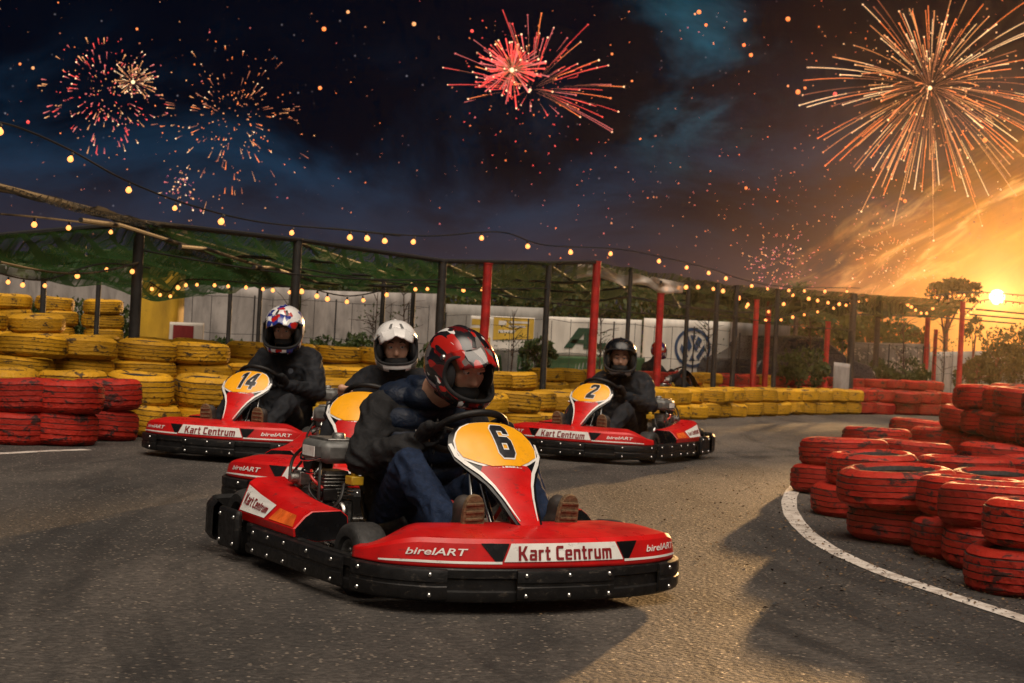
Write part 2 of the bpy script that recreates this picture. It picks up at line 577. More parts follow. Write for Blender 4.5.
M['brass'] = simple('yellow cap', (0.55, 0.33, 0.02), 0.4, var=0.2)
M['hose'] = simple('red hose', (0.5, 0.02, 0.015), 0.4, var=0.2)
M['tank'] = simple('clear tank', (0.42, 0.46, 0.42), 0.3, var=0.15)
M['jeans'] = simple('blue denim', (0.010, 0.019, 0.045), 0.85, var=0.25, vscale=40, bump=0.55, bscale=18, spec=0.2)
M['jacket'] = simple('black cloth', (0.014, 0.014, 0.015), 0.8, var=0.35, vscale=12, bump=0.55, bscale=13, spec=0.2)
M['navy'] = simple('navy quilting', (0.006, 0.011, 0.024), 0.5, var=0.25, vscale=12, bump=0.55, bscale=16, spec=0.2)
M['suit'] = simple('black suit', (0.012, 0.013, 0.016), 0.75, var=0.4, vscale=12, bump=0.55, bscale=12, spec=0.2)
M['slatepanel'] = simple('slate cloth', (0.09, 0.10, 0.12), 0.8, var=0.3, vscale=12, bump=0.55, bscale=14, spec=0.2)
M['glove'] = simple('black glove', (0.013, 0.013, 0.014), 0.7, var=0.3, bump=0.3, spec=0.2)
M['skin'] = simple('skin', (0.48, 0.26, 0.17), 0.5, var=0.10, vscale=30, bump=0.05, bscale=150)
M['sole'] = simple('shoe sole', (0.14, 0.085, 0.04), 0.8, var=0.4, vscale=30, bump=0.5, bscale=70)
M['shoe'] = simple('shoe upper', (0.03, 0.022, 0.018), 0.7, var=0.3)
M['eyewhite'] = simple('eye', (0.55, 0.52, 0.48), 0.15, var=0.02)
M['iris'] = simple('iris', (0.04, 0.05, 0.05), 0.15, var=0.05)
M['hair'] = simple('brow hair', (0.035, 0.02, 0.012), 0.8)
M['pad'] = simple('helmet padding', (0.010, 0.010, 0.011), 0.9)
M['postdark'] = simple('dark post', (0.022, 0.02, 0.018), 0.6, var=0.4, bump=0.3, vscale=9)
M['postred'] = simple('red post', (0.42, 0.014, 0.012), 0.5, var=0.3, vscale=8, scuff=((0.12, 0.03, 0.02), 0.7))
M['cable'] = simple('black cable', (0.012, 0.011, 0.01), 0.6)
M['bulb'] = emissive('bulb glow', (1.0, 0.33, 0.075), 2.6)
M['bark'] = simple('bark', (0.05, 0.03, 0.02), 0.9, var=0.4, bump=0.6, bscale=25)
M['bark_redlit'] = simple('red-lit bark', (0.17, 0.045, 0.025), 0.85, var=0.35, bump=0.4, bscale=25)  # red light from the low sun is put into this bark colour


def painted_tyre(name, col, wear=0.5, dark=(0.016, 0.013, 0.012)):
    m, t, b = new_mat(name)
    tc = t.node('ShaderNodeTexCoord').outputs['Object']
    rnd = t.node('ShaderNodeObjectInfo').outputs['Random']
    off = t.comb(t.math('MULTIPLY', rnd, 37.0), t.math('MULTIPLY', rnd, 91.0), 0.0)
    v = t.vmath('ADD', tc, off)
    n1 = t.noise(t.mapping(v, sc=(1, 1, 2.6)), 7.0, 7, 0.68, 0.4)
    n2 = t.noise(v, 40, 5, 0.6)
    n3 = t.noise(v, 3.0, 3)
    base = t.mix(t.ss(n3, 0.3, 0.7), tuple(c * 0.72 for c in col), tuple(min(1, c * 1.18) for c in col))
    base = t.mix(t.math('MULTIPLY', rnd, 0.45), base, tuple(c * 0.5 for c in col))
    w = t.math('ADD', n1, t.math('MULTIPLY', t.math('SUBTRACT', n2, 0.5), 0.25))
    worn = t.ss(w, 0.625 - 0.10 * wear, 0.69 - 0.08 * wear)
    c = t.mix(t.math('MULTIPLY', worn, 0.92), base, dark)
    c = t.mix(t.ss(n2, 0.58, 0.8, 0, 0.5), c, dark)
    # the paint never reached the inside of the tyre
    sp = t.node('ShaderNodeSeparateXYZ'); t.l.new(tc, sp.inputs[0])
    rad = t.math('SQRT', t.math('ADD', t.math('MULTIPLY', sp.outputs[0], sp.outputs[0]), t.math('MULTIPLY', sp.outputs[1], sp.outputs[1])))
    rad = t.math('ADD', rad, t.math('MULTIPLY', t.math('SUBTRACT', n1, 0.5), 0.10))
    c = t.mix(t.ss(rad, 0.160, 0.186), dark, c)
    t.set(b.inputs['Base Color'], c)
    t.set(b.inputs['Roughness'], t.ss(n2, 0.3, 0.7, 0.48, 0.8)); b.inputs['Specular IOR Level'].default_value = 0.35
    bn = t.node('ShaderNodeBump'); bn.inputs['Strength'].default_value = 0.8; bn.inputs['Distance'].default_value = 0.016
    t.l.new(t.math('ADD', t.math('MULTIPLY', n2, 0.6), n1), bn.inputs['Height']); t.l.new(bn.outputs[0], b.inputs['Normal'])
    return m


M['rubber'] = simple('bare rubber', (0.014, 0.012, 0.011), 0.75, var=0.5, vscale=30, bump=0.3)
M['tyre_red'] = painted_tyre('red painted rubber', (0.44, 0.018, 0.006), 1.0)
M['tyre_yel'] = painted_tyre('yellow painted rubber', (0.62, 0.31, 0.008), 0.7)


def asphalt():
    m, t, b = new_mat('asphalt')
    p = t.node('ShaderNodeTexCoord').outputs['Object']
    big = t.noise(t.mapping(p, sc=(1, 0.35, 1)), 0.55, 5, 0.6, 0.4)
    mid = t.noise(t.mapping(p, loc=(3, 8, 0), rot=(0, 0, 0.35), sc=(1, 0.22, 1)), 2.2, 6, 0.62, 0.5)
    vo = t.node('ShaderNodeTexVoronoi'); t.l.new(p, vo.inputs['Vector']); vo.inputs['Scale'].default_value = 52
    vo.inputs['Randomness'].default_value = 1.0
    grit = t.noise(p, 160, 3, 0.7)
    stone = t.ramp(vo.outputs['Color'], [(0, (0, 0, 0)), (1, (1, 1, 1))])
    sw = t.node('ShaderNodeSeparateColor'); t.l.new(vo.outputs['Color'], sw.inputs[0])
    base = t.mix(t.ss(big, 0.35, 0.68), (0.046, 0.041, 0.037), (0.155, 0.130, 0.108))
    base = t.mix(t.ss(mid, 0.48, 0.68, 0, 0.75), base, (0.024, 0.021, 0.019))
    base = t.mix(t.ss(sw.outputs[0], 0.3, 0.7, 0, 0.85), base, t.mix(0.5, base, (0.014, 0.013, 0.012)))
    chips = t.math('MULTIPLY', t.ss(sw.outputs[1], 0.74, 0.93), t.ss(vo.outputs['Distance'], 0.42, 0.25))
    base = t.mix(t.math('MULTIPLY', chips, 0.9), base, (0.34, 0.275, 0.21))
    # rubber laid down along the racing line round the corner
    sp = t.node('ShaderNodeSeparateXYZ'); t.l.new(p, sp.inputs[0])
    dx = t.math('SUBTRACT', sp.outputs[0], 9.5); dy = t.math('SUBTRACT', sp.outputs[1], 8.5)
    rr = t.math('SQRT', t.math('ADD', t.math('MULTIPLY', dx, dx), t.math('MULTIPLY', dy, dy)))
    th = t.math('ARCTAN2', dx, dy)
    ring = t.noise(t.comb(t.math('MULTIPLY', rr, 3.2), t.math('MULTIPLY', th, 0.7), 0.0), 1.0, 4, 0.6)
    skid = t.math('MULTIPLY', t.ss(ring, 0.53, 0.66), t.ss(mid, 0.30, 0.6))
    base = t.mix(t.math('MULTIPLY', skid, 0.72), base, (0.016, 0.014, 0.013))
    t.set(b.inputs['Base Color'], base)
    t.set(b.inputs['Roughness'], t.math('SUBTRACT', t.ss(grit, 0.3, 0.7, 0.55, 0.85), t.math('MULTIPLY', chips, 0.3)))
    h = t.math('ADD', t.math('MULTIPLY', vo.outputs['Distance'], -0.8), t.math('ADD', t.math('MULTIPLY', grit, 0.5), t.math('MULTIPLY', t.noise(p, 22, 4, 0.6), 1.2)))
    bn = t.node('ShaderNodeBump'); bn.inputs['Strength'].default_value = 1.0; bn.inputs['Distance'].default_value = 0.016
    t.l.new(h, bn.inputs['Height']); t.l.new(bn.outputs[0], b.inputs['Normal'])
    return m


M['asphalt'] = asphalt()


def worn_paint():
    m, t, b = new_mat('worn white road paint')
    p = t.node('ShaderNodeTexCoord').outputs['Object']
    n = t.noise(p, 9, 7, 0.7); g = t.noise(p, 120, 3, 0.7)
    w = t.math('ADD', n, t.math('MULTIPLY', t.math('SUBTRACT', g, 0.5), 0.5))
    c = t.mix(t.ss(w, 0.42, 0.62), (0.62, 0.56, 0.5), (0.36, 0.30, 0.25))
    c = t.mix(t.ss(w, 0.62, 0.70), c, (0.06, 0.05, 0.045))
    t.set(b.inputs['Base Color'], c); b.inputs['Roughness'].default_value = 0.6
    bn = t.node('ShaderNodeBump'); bn.inputs['Strength'].default_value = 0.5; bn.inputs['Distance'].default_value = 0.004
    t.l.new(g, bn.inputs['Height']); t.l.new(bn.outputs[0], b.inputs['Normal'])
    return m


M['roadpaint'] = worn_paint()


def net_mat(name, col, cover, holes=0.2, mesh_w=0.0):
    """shade netting: partly see-through weave with torn, thin patches"""
    m, t, b = new_mat(name)
    p = t.node('ShaderNodeTexCoord').outputs['Object']
    n = t.noise(t.mapping(p, rot=(0, 0, 0.5), sc=(0.22, 1.5, 0.8)), 1.5, 6, 0.62, 0.5); g = t.noise(t.mapping(p, rot=(0, 0, 0.5), sc=(0.3, 2, 1)), 3, 5)
    b.inputs['Roughness'].default_value = 0.8
    t.set(b.inputs['Base Color'], t.mix(g, tuple(c * 0.6 for c in col), tuple(c * 1.3 for c in col)))
    tr = t.node('ShaderNodeBsdfTransparent')
    tl = t.node('ShaderNodeBsdfTranslucent'); tl.inputs[0].default_value = (*[c * 1.6 for c in col], 1)
    ms = t.node('ShaderNodeMixShader'); ms.inputs[0].default_value = 0.3
    t.l.new(b.outputs[0], ms.inputs[1]); t.l.new(tl.outputs[0], ms.inputs[2])
    mx = t.node('ShaderNodeMixShader')
    f = t.ss(n, 0.50, 0.66, cover, max(0, cover - holes))
    if mesh_w:
        wv = t.node('ShaderNodeTexBrick'); t.l.new(p, wv.inputs['Vector'])
        wv.offset = 0; wv.inputs['Scale'].default_value = 1.0; wv.inputs['Mortar Size'].default_value = mesh_w
        wv.inputs['Brick Width'].default_value = 0.17; wv.inputs['Row Height'].default_value = 0.17
        f = t.math('MAXIMUM', t.math('MULTIPLY', wv.outputs['Fac'], 0.95), f)
    t.set(mx.inputs[0], f)
    t.l.new(tr.outputs[0], mx.inputs[1]); t.l.new(ms.outputs[0], mx.inputs[2])
    out = [x for x in t.n if x.type == 'OUTPUT_MATERIAL'][0]
    t.l.new(mx.outputs[0], out.inputs[0])
    return m


M['net'] = net_mat('green shade net', (0.024, 0.064, 0.017), 0.80, 0.70, 0.022)
M['net2'] = net_mat('olive shade net', (0.046, 0.058, 0.018), 0.78, 0.66, 0.022)
M['wirenet'] = net_mat('wire netting', (0.02, 0.022, 0.02), 0.42, 0.15, 0.022)
M['tarp'] = net_mat('pale tarpaulin', (0.60, 0.52, 0.45), 0.9, 0.35)


def leaf_mat(name, a, bcol, trans=0.35):
    m, t, b = new_mat(name)
    geo = t.node('ShaderNodeNewGeometry').outputs['Random Per Island']
    c = t.mix(geo, a, bcol)
    t.set(b.inputs['Base Color'], c); b.inputs['Roughness'].default_value = 0.6
    tl = t.node('ShaderNodeBsdfTranslucent'); t.set(tl.inputs[0], c)
    ms = t.node('ShaderNodeMixShader'); ms.inputs[0].default_value = trans
    t.l.new(b.outputs[0], ms.inputs[1]); t.l.new(tl.outputs[0], ms.inputs[2])
    out = [x for x in t.n if x.type == 'OUTPUT_MATERIAL'][0]
    t.l.new(ms.outputs[0], out.inputs[0])
    return m


M['leaf'] = leaf_mat('green leaves', (0.02, 0.04, 0.008), (0.07, 0.10, 0.02))
M['leafdry'] = leaf_mat('dry olive leaves', (0.05, 0.04, 0.008), (0.13, 0.10, 0.02), 0.5)

# ------------------------------------------------------------------ ground
def flat_strip(name, pts, w, z, mat_, kind='structure'):
    mb = MB()
    pts = [Vector((p[0], p[1], 0)) for p in pts]
    vs = []; fs = []
    for i, p in enumerate(pts):
        t_ = (pts[min(i + 1, len(pts) - 1)] - pts[max(i - 1, 0)]).normalized()
        n_ = Vector((-t_.y, t_.x, 0))
        ww = w * (1 + 0.10 * noise.noise(p * 2.3))
        vs += [p + n_ * ww / 2 + Vector((0, 0, z)), p - n_ * ww / 2 + Vector((0, 0, z))]
    for i in range(len(pts) - 1):
        fs.append((2 * i, 2 * i + 1, 2 * i + 3, 2 * i + 2))
    mb.add(vs, fs)
    return tag(mb.build(name, mat_, smooth=False), kind=kind)


gm = MB()
gm.add([(-400, -60, 0), (400, -60, 0), (400, 900, 0), (-400, 900, 0)], [(0, 1, 2, 3)])
tag(gm.build('asphalt_ground', M['asphalt'], smooth=False), kind='structure')

linepx = [(808, 476), (797, 486), (790, 497), (790, 510), (799, 525), (817, 541), (843, 556), (880, 572), (920, 586), (965, 601), (1030, 622), (1100, 648)]
line_ctrl = [G(*p) for p in linepx]
flat_strip('white_track_line', catmull(line_ctrl, 8), 0.10, 0.004, M['roadpaint'])
flat_strip('white_edge_line', catmull([G(-60, 456), G(0, 454), G(45, 451.5), G(88, 450)], 6), 0.10, 0.004, M['roadpaint'])

# leaf scraps and rubber crumbs swept to the edge of the track
rnd0 = random.Random(91)
cr = MB()
lc = catmull(line_ctrl, 8)
for k in range(1500):
    b_ = rnd0.choice(lc)
    if rnd0.random() < .6:
        q_ = b_ + Vector((rnd0.uniform(-.1, .55), rnd0.uniform(-.3, .3), 0))
    else:
        q_ = b_ + Vector((-abs(rnd0.gauss(0, .6)), rnd0.gauss(0, .6), 0))
    s_ = rnd0.uniform(.004, .013); a_ = rnd0.uniform(0, 6.28)
    R0 = Euler((rnd0.uniform(-.5, .5), rnd0.uniform(-.5, .5), a_)).to_matrix()
    cr.add([q_ + Vector((0, 0, .009)) + R0 @ Vector(v) * s_ for v in ((-1, -.4, 0), (.2, -.6, .2), (1, .3, 0), (-.3, .6, .25))], [(0, 1, 2, 3)], rnd0.choice((0, 0, 1, 2)))
tag(cr.build('track_debris', [M['sole'], M['slick'], M['bark']], smooth=False), 'crumbs of rubber, leaf scraps and paint flakes along the white line', 'debris', kind='stuff')

# ------------------------------------------------------------------ painted tyres
def tyre_mesh(name, mat_, R=0.30, W=0.20, seed=0, smoothy=False):
    rnd = random.Random(seed)
    n = 72
    h = W / 2
    rb = R * 0.585
    prof = [(rb + .004, -h * 0.40), (rb, -h * .66), (rb + .014, -h * 0.88), (rb + .035, -h * 1.0), (R * .76, -h * 1.05), (R * .84, -h * 1.01), (R * .91, -h * .90), (R * .955, -h * .74)]
    tread = []
    ng = 3
    for g in range(ng + 1):
        a = -h * .68 + 1.36 * h * g / (ng + 1); b_ = -h * .68 + 1.36 * h * (g + 1) / (ng + 1)
        gw = .0045
        rr = R - .016 * (abs((a + b_) / 2) / h) ** 2
        dp = .002 if smoothy else .010
        tread += [(rr - dp, a + .0005), (rr, a + gw * .6), (rr, b_ - gw * .6), (rr - dp, b_ - .0005)]
    prof += tread
    prof += [(R * .955, h * .74), (R * .91, h * .90), (R * .84, h * 1.01), (R * .76, h * 1.05), (rb + .035, h * 1.0), (rb + .014, h * .88), (rb, h * .66), (rb + .004, h * .40)]
    k0, k1 = 8, 8 + len(tread)
    lump = [rnd.uniform(-1, 1) for _ in range(8)]

    def mod(i, j):
        a = 2 * pi * j / n
        d = .006 * (lump[0] * cos(2 * a + lump[1] * 3) + .6 * lump[2] * cos(3 * a + lump[3] * 3))
        if k0 <= i < k1 and not smoothy:
            row = (i - k0) // 4
            if row in (0, ng) and (j % 3 == 0): d -= .007
            elif (j + row) % 4 == 0: d -= .0035
        return d
    mb = MB().lathe(prof, n, mod=mod)
    for fi in range(len(mb.f)):
        i = fi // n
        if k0 <= i < k1 - 1 and (i - k0) % 4 in ((3,) if smoothy else (2, 3)): mb.m[fi] = 1
        if i < 2 or i > len(prof) - 4: mb.m[fi] = 1
    for v in mb.v:      # sagging, uneven carcass
        a = atan2(v.y, v.x)
        v.z += .006 * lump[4] * cos(a + lump[5]) + .004 * lump[6] * cos(2 * a + lump[7]) + .004 * noise.noise(Vector((v.x * 7, v.y * 7, seed)))
    me = mb.mesh(name, [mat_, M['rubber']], True, 38)
    return me


RED_T = [tyre_mesh('red_tyre', M['tyre_red'], .30, .20, s) for s in range(4)]
YEL_T = [tyre_mesh('yellow_tyre', M['tyre_yel'], .30, .20, s + 10, s % 2 == 0) for s in range(4)]
trnd = random.Random(3)


def tyre(kind, x, y, z, label, group, sr=1.0, sz=1.0, tilt=0.055):
    me = trnd.choice(RED_T if kind == 'red' else YEL_T)
    o = bpy.data.objects.new('tyre', me)
    COL.objects.link(o)
    o.location = (x, y, z + .104 * sz)
    o.rotation_euler = (trnd.uniform(-tilt, tilt), trnd.uniform(-tilt, tilt), trnd.uniform(0, 6.28))
    o.scale = (sr, sr, sz)
    tag(o, label, 'tyre', group)
    return o


LEV = {2: ['bottom', 'top'], 1: ['only']}


def level(i, n):
    if n == 2: return ('bottom', 'top')[i]
    if i == 0: return 'bottom'
    if i == n - 1: return 'top'
    return ORD[i] + '-from-bottom'


def stack(kind, x, y, n, where, group, sr=1.0, sz=1.0, jit=0.03, lo=0):
    jit *= 1.6
    for i in range(lo, n):
        lab = '%s %s tyre %s' % (level(i, n), 'red' if kind == 'red' else 'yellow', where)
        tyre(kind, x + trnd.uniform(-jit, jit), y + trnd.uniform(-jit, jit), i * .203 * sz, lab, group, sr * trnd.uniform(.93, 1.07), sz)


# right-hand barrier, near edge following the white line
def left_edge(px, py, r=.31):
    """centre of a stack whose left side shows at px and whose near base shows at row py"""
    yc = G(px + 40, py).y + r
    return P(px, py - 20, yc).x + r, yc


front = [left_edge(968, 601), left_edge(930, 575), left_edge(904, 563), left_edge(842, 547), left_edge(819, 521), left_edge(796, 497), left_edge(838, 478)]
for i, (x, y) in enumerate(front):
    stack('red', x, y, 2, 'in the %s stack from the near end of the curved right barrier' % ORD[i], 'red tyres of the right barrier', 1.02, .98, .03)
second = [(x + .63, y + .22) for x, y in front[:6]] + [left_edge(893, 461)]
for i, (x, y) in enumerate(second):
    stack('red', x, y, 2, 'in the %s stack of the row behind the curved right barrier front' % ORD[i], 'red tyres of the right barrier', 1.02, .96, .05)
third = [(x + 1.27, y + .40) for x, y in front[:6]] + [(front[4][0] + 1.9, front[4][1] + .3), (front[3][0] + 1.9, front[3][1] + .5)]
for i, (x, y) in enumerate(third):
    stack('red', x, y, 2, 'in the %s stack deep inside the right barrier' % ORD[i], 'red tyres of the right barrier', 1.0, .96, .05)
tall = [(P(961, 400, 13.3).x + .29, 13.3, 4), (P(978, 400, 13.0).x + .3, 12.9, 4), (P(990, 400, 12.6).x + .34, 12.5, 4), (P(1016, 400, 12.0).x + .34, 11.9, 4), (P(1050, 400, 12.4).x + .4, 12.4, 4), (P(1030, 400, 13.4).x + .3, 13.4, 4)]
for i, (x, y, n) in enumerate(tall):
    stack('red', x, y, n, 'in the %s tall stack at the right edge' % ORD[i], 'tall red tyre stacks at the right', .98, 1.0, .03)
mid = [(P(914, 430, 14.3).x + .3, 14.3, 2), (P(936, 430, 14.0).x + .3, 14.1, 3), (P(950, 430, 15.0).x + .3, 15.0, 3), (P(985, 430, 15.2).x + .3, 15.2, 4), (P(1020, 430, 15.4).x + .3, 15.4, 4)]
for i, (x, y, n) in enumerate(mid):
    stack('red', x, y, n, 'in the %s stack behind the tall right stacks' % ORD[i], 'red stacks behind the tall ones', .98, 1.0, .03)

# left red stacks
lred = [G(12, 446), G(62, 447), G(106, 442)]
for i, g in enumerate(lred):
    stack('red', g.x - .08, g.y + .3, 2, 'in the %s red stack from the left edge' % ORD[i], 'red tyres at the left edge', .98, 1.2, .02)


def along(ctrl, step):
    """points at even spacing along a smooth ground curve"""
    c = catmull(ctrl, 12)
    out = [c[0].copy()]
    acc = 0
    for a, b in zip(c, c[1:]):
        L = (b - a).length
        while acc + L >= step:
            a = a + (b - a) * ((step - acc) / L)
            L = (b - a).length
            out.append(a.copy()); acc = 0
        acc += L
    return out


# main yellow row behind the karts, then turning red at the far right
rowA = along([Vector((-4.2, 13.3, 0)), Vector((-2.85, 14.0, 0)), Vector((-1.2, 15.5, 0)), Vector((.1, 17.3, 0)), Vector((1.2, 20.2, 0)),
              Vector((2.3, 22.6, 0)), Vector((4.2, 26.0, 0)), Vector((6.4, 29.0, 0)), Vector((8.4, 30.2, 0)), Vector((11, 31.0, 0))], .585)
for i, p in enumerate(rowA):
    kind = 'yellow' if p.x < 6.3 else 'red'
    lowz = 1.3 if p.x < -1.0 else 1.06
    stack(kind, p.x, p.y, 2, 'in the %s stack from the left of the row behind the karts' % (ORD[i] if i < 30 else ORD[i - 30].replace(ORD[i - 30], 'thirty-' + ORD[i - 30])),
          'tyres of the row behind the karts', 1.0, lowz, .03)
# second yellow row, left, stacked higher
rowB = along([Vector((-5.6, 14.2, 0)), Vector((-4.2, 14.9, 0)), Vector((-2.6, 16.2, 0)), Vector((-1.0, 17.6, 0)), Vector((.2, 19.2, 0))], .62)
for i, p in enumerate(rowB):
    n = 4 if p.x < -2.9 else 3
    stack('yellow', p.x, p.y, n, 'in the %s stack of the second yellow row from the track' % ORD[i], 'yellow tyres of the second row', 1.04, .98 if n == 4 else 1.0, .05)
rowC = along([Vector((-7.0, 17.2, 0)), Vector((-5.0, 18.0, 0)), Vector((-3.0, 19.4, 0)), Vector((-1.4, 20.6, 0))], .62)
for i, p in enumerate(rowC):
    n = 5 if p.x < -4.8 else 4
    stack('yellow', p.x, p.y, n, 'in the %s stack of the third yellow row from the track' % ORD[i], 'yellow tyres of the third row', 1.0, .98, .05)
rowE = along([Vector((-9.4, 23.4, 0)), Vector((-5.6, 24.2, 0))], .66)
for i, p in enumerate(rowE):
    stack('yellow', p.x, p.y, 6, 'in the %s stack of the far left high yellow wall' % ORD[i], 'yellow tyres of the far left wall', 1.0, 1.05, .04, lo=2 if i else 0)
# far mixed row in front of the banners
rowG = along([Vector((.6, 25.0, 0)), Vector((3.5, 29.0, 0)), Vector((6.2, 33.0, 0)), Vector((9.5, 35.5, 0))], .62)
for i, p in enumerate(rowG):
    kind = 'yellow' if i < 4 or i in (7, 8, 12) else 'red'
    stack(kind, p.x, p.y, 3, 'in the %s stack of the far row before the banners' % ORD[i], 'tyres of the far row before the banners', 1.0, .95, .03)

# ------------------------------------------------------------------ go-kart
PLAN_HALF = [(1.07, 0), (1.065, .13), (1.05, .27), (1.005, .43), (.93, .56), (.82, .645), (.64, .685), (.40, .695), (.1, .70), (-.30, .71)]
_h = catmull([Vector((p[0], p[1], 0)) for p in PLAN_HALF], 10)
_cum = [0.0]
for a, b in zip(_h, _h[1:]):
    _cum.append(_cum[-1] + (b - a).length)
SMAX = _cum[-1]


def plan(s):
    sg = 1 if s >= 0 else -1
    q = min(abs(s), SMAX - 1e-6)
    i = 0
    while _cum[i + 1] < q: i += 1
    f = (q - _cum[i]) / (_cum[i + 1] - _cum[i])
    p = _h[i].lerp(_h[i + 1], f)
    a = _h[max(i - 1, 0)]; b = _h[min(i + 2, len(_h) - 1)]
    t_ = (b - a).normalized()
    n_ = Vector((t_.y, -t_.x, 0))
    if q < .04:
        n_ = Vector((1, 0, 0))
    return Vector((p.x, p.y * sg, 0)), Vector((n_.x, n_.y * sg, 0))


def bump_pt(s, off, z):
    p, n_ = plan(s)
    return p + n_ * off + Vector((0, 0, z))


S1 = .87
NPROF = [(0, 0.0, .168), (.15, .012, .194), (.35, .036, .231), (.47, .052, .253), (.53, .09, .268), (.78, .52, .288), (1, 1.0, .286)]
QH = [(0, .68, 0), (.3, .68, .20), (.5, .67, .33), (.7, .665, .45), (.85, .66, .53), (1, .665, .615)]


def interp(tab, t):
    for a, b in zip(tab, tab[1:]):
        if t <= b[0]:
            f = (t - a[0]) / (b[0] - a[0])
            return [x + (y - x) * f for x, y in zip(a[1:], b[1:])]
    return list(tab[-1][1:])


def nose_pt(s, t):
    f = min(abs(s) / S1, 1)
    sg = 1 if s >= 0 else -1
    p, n_ = plan(s)
    q = interp(QH, f)
    a, z = interp(NPROF, max(0, min(1, t)))
    drop = max(0, (f - .62) / .38)
    drop = drop * drop * (3 - 2 * drop)
    z = .168 + (z - .168) * (1 - .62 * drop)
    return Vector((p.x + (q[0] - p.x) * a, p.y + (q[1] * sg - p.y) * a, z))


def surf_off(fn, s, t, off, ds=.004, dt=.01):
    p = fn(s, t)
    n_ = (fn(s + ds, t) - fn(s - ds, t)).cross(fn(s, t + dt) - fn(s, t - dt))
    if n_.length < 1e-9:
        return p
    if fn is fair_pt: off = -off
    return p + n_.normalized() * off


def wrap_text(mb, fn, txt, s0, t0, height, t_per_m, off, bold=.02, squash=1.0, shear=0.0, space=1.0, mi=0, sdir=1):
    vs, fs, w, h = text_verts(txt, bold, .12, space, shear)
    k = height / h
    mb.add([surf_off(fn, s0 + sdir * v.x * k * squash, t0 + v.y * k * t_per_m, off) for v in vs], fs, mi)


def patch(mb, fn, outline, off, mi=0, n=14):
    """fill between two edges: outline = list of (t, smin, smax)"""
    mb.grid(lambda i, j: surf_off(fn, outline[i][1] + (outline[i][2] - outline[i][1]) * j / (n - 1), outline[i][0], off), len(outline), n, mi=mi)


# number fairing
FC = [(0, .395, .655), (.12, .455, .628), (.30, .53, .563), (.48, .60, .478), (.66, .68, .395), (.83, .755, .322), (1.0, .82, .265)]
FHW = [(0, .085), (.05, .140), (.12, .178), (.24, .200), (.36, .194), (.46, .158), (.58, .110), (.70, .084), (.85, .066), (.95, .052), (1.0, .02)]


def fair_pt(u, t):
    tt = max(0, min(1, t))
    a = interp(FC, tt); b = interp(FC, max(0, tt - .06)); c = interp(FC, min(1, tt + .06))
    x = (a[0] + (b[0] + c[0]) / 2) / 2; z = (a[1] + (b[1] + c[1]) / 2) / 2
    tg = Vector((c[0] - b[0], 0, c[1] - b[1])).normalized()
    n_ = Vector((-tg.z, 0, tg.x))
    if n_.x < 0: n_ = -n_
    bulge = -1.1 * u * u
    return Vector((x, u, z)) + n_ * bulge


def wheel(parent, loc, R, W, dish):
    w = empty('wheel', loc=loc); w.parent = parent
    Mx = Matrix.Rotation(pi / 2, 4, 'X')
    h = W / 2
    MB().lathe([(R * .52, -h * .8), (R * .62, -h), (R * .84, -h * 1.02), (R * .95, -h * .86), (R, -h * .6), (R * 1.004, 0), (R, h * .6), (R * .95, h * .86), (R * .84, h * 1.02), (R * .62, h), (R * .52, h * .8)], 40, Mx).build('tyre', M['slick'], w)
    rm = MB().lathe([(.022, -h * .55), (R * .30, -h * .55), (R * .38, -h * .72), (R * .50, -h * .80), (R * .57, -h * .84), (R * .53, -h * .6), (R * .5, 0), (R * .53, h * .6), (R * .57, h * .84), (R * .50, h * .80), (R * .38, h * .72), (R * .30, h * .55), (.022, h * .55)], 32, Mx, closed=True)
    for sg in (-1, 1):
        rm.lathe([(.0, sg * h * .78), (.018, sg * h * .78), (.024, sg * h * .6), (.024, sg * h * .5)], 14, Mx)
        for k in range(3):
            a = 2 * pi * k / 3
            rm.ball(Mx @ Vector((R * .26 * cos(a), R * .26 * sin(a), sg * h * .57)), .010, 8, 6)
    rm.build('rim', M['alloy'] if dish == 'alloy' else M['black'], w)
    return w


BOLT = None


def bolt_mesh():
    global BOLT
    if BOLT is None:
        BOLT = MB().lathe([(.0, .007), (.004, .0068), (.0075, .004), (.009, 0)], 10).mesh('bolt', M['chrome'])
    return BOLT


def add_bolt(parent, pos, n_):
    o = bpy.data.objects.new('bolt', bolt_mesh())
    COL.objects.link(o)
    o.parent = parent
    o.matrix_local = Matrix.Translation(pos) @ n_.to_track_quat('Z', 'Y').to_matrix().to_4x4()
    return o


def pad_on_plan(kart, s0, s1, bolts):
    mb = MB()
    pr = [(.004, .050), (.019, .056), (.023, .066), (.023, .100), (.019, .104), (.019, .114), (.023, .118), (.023, .151), (.019, .160), (.004, .165)]
    n = max(8, int((s1 - s0) / .035))

    def fn(i, j):
        s = s0 + (s1 - s0) * i / (n - 1)
        e = min(1, min(i, n - 1 - i) / 1.0)
        k = .55 if e == 0 else 1
        return bump_pt(s, pr[j][0] * k, .108 + (pr[j][1] - .108) * (.96 if e == 0 else 1))
    mb.grid(fn, n, len(pr))
    for i in (0, n - 1):
        mb.add([fn(i, j) for j in range(len(pr))], [tuple(range(len(pr)))])
    o = mb.build('bumper_pad', M['black'], kart, sharp=30)
    for b in bolts:
        for z in (.072, .144):
            add_bolt(o, bump_pt(b, .022, z), plan(b)[1])
    return o


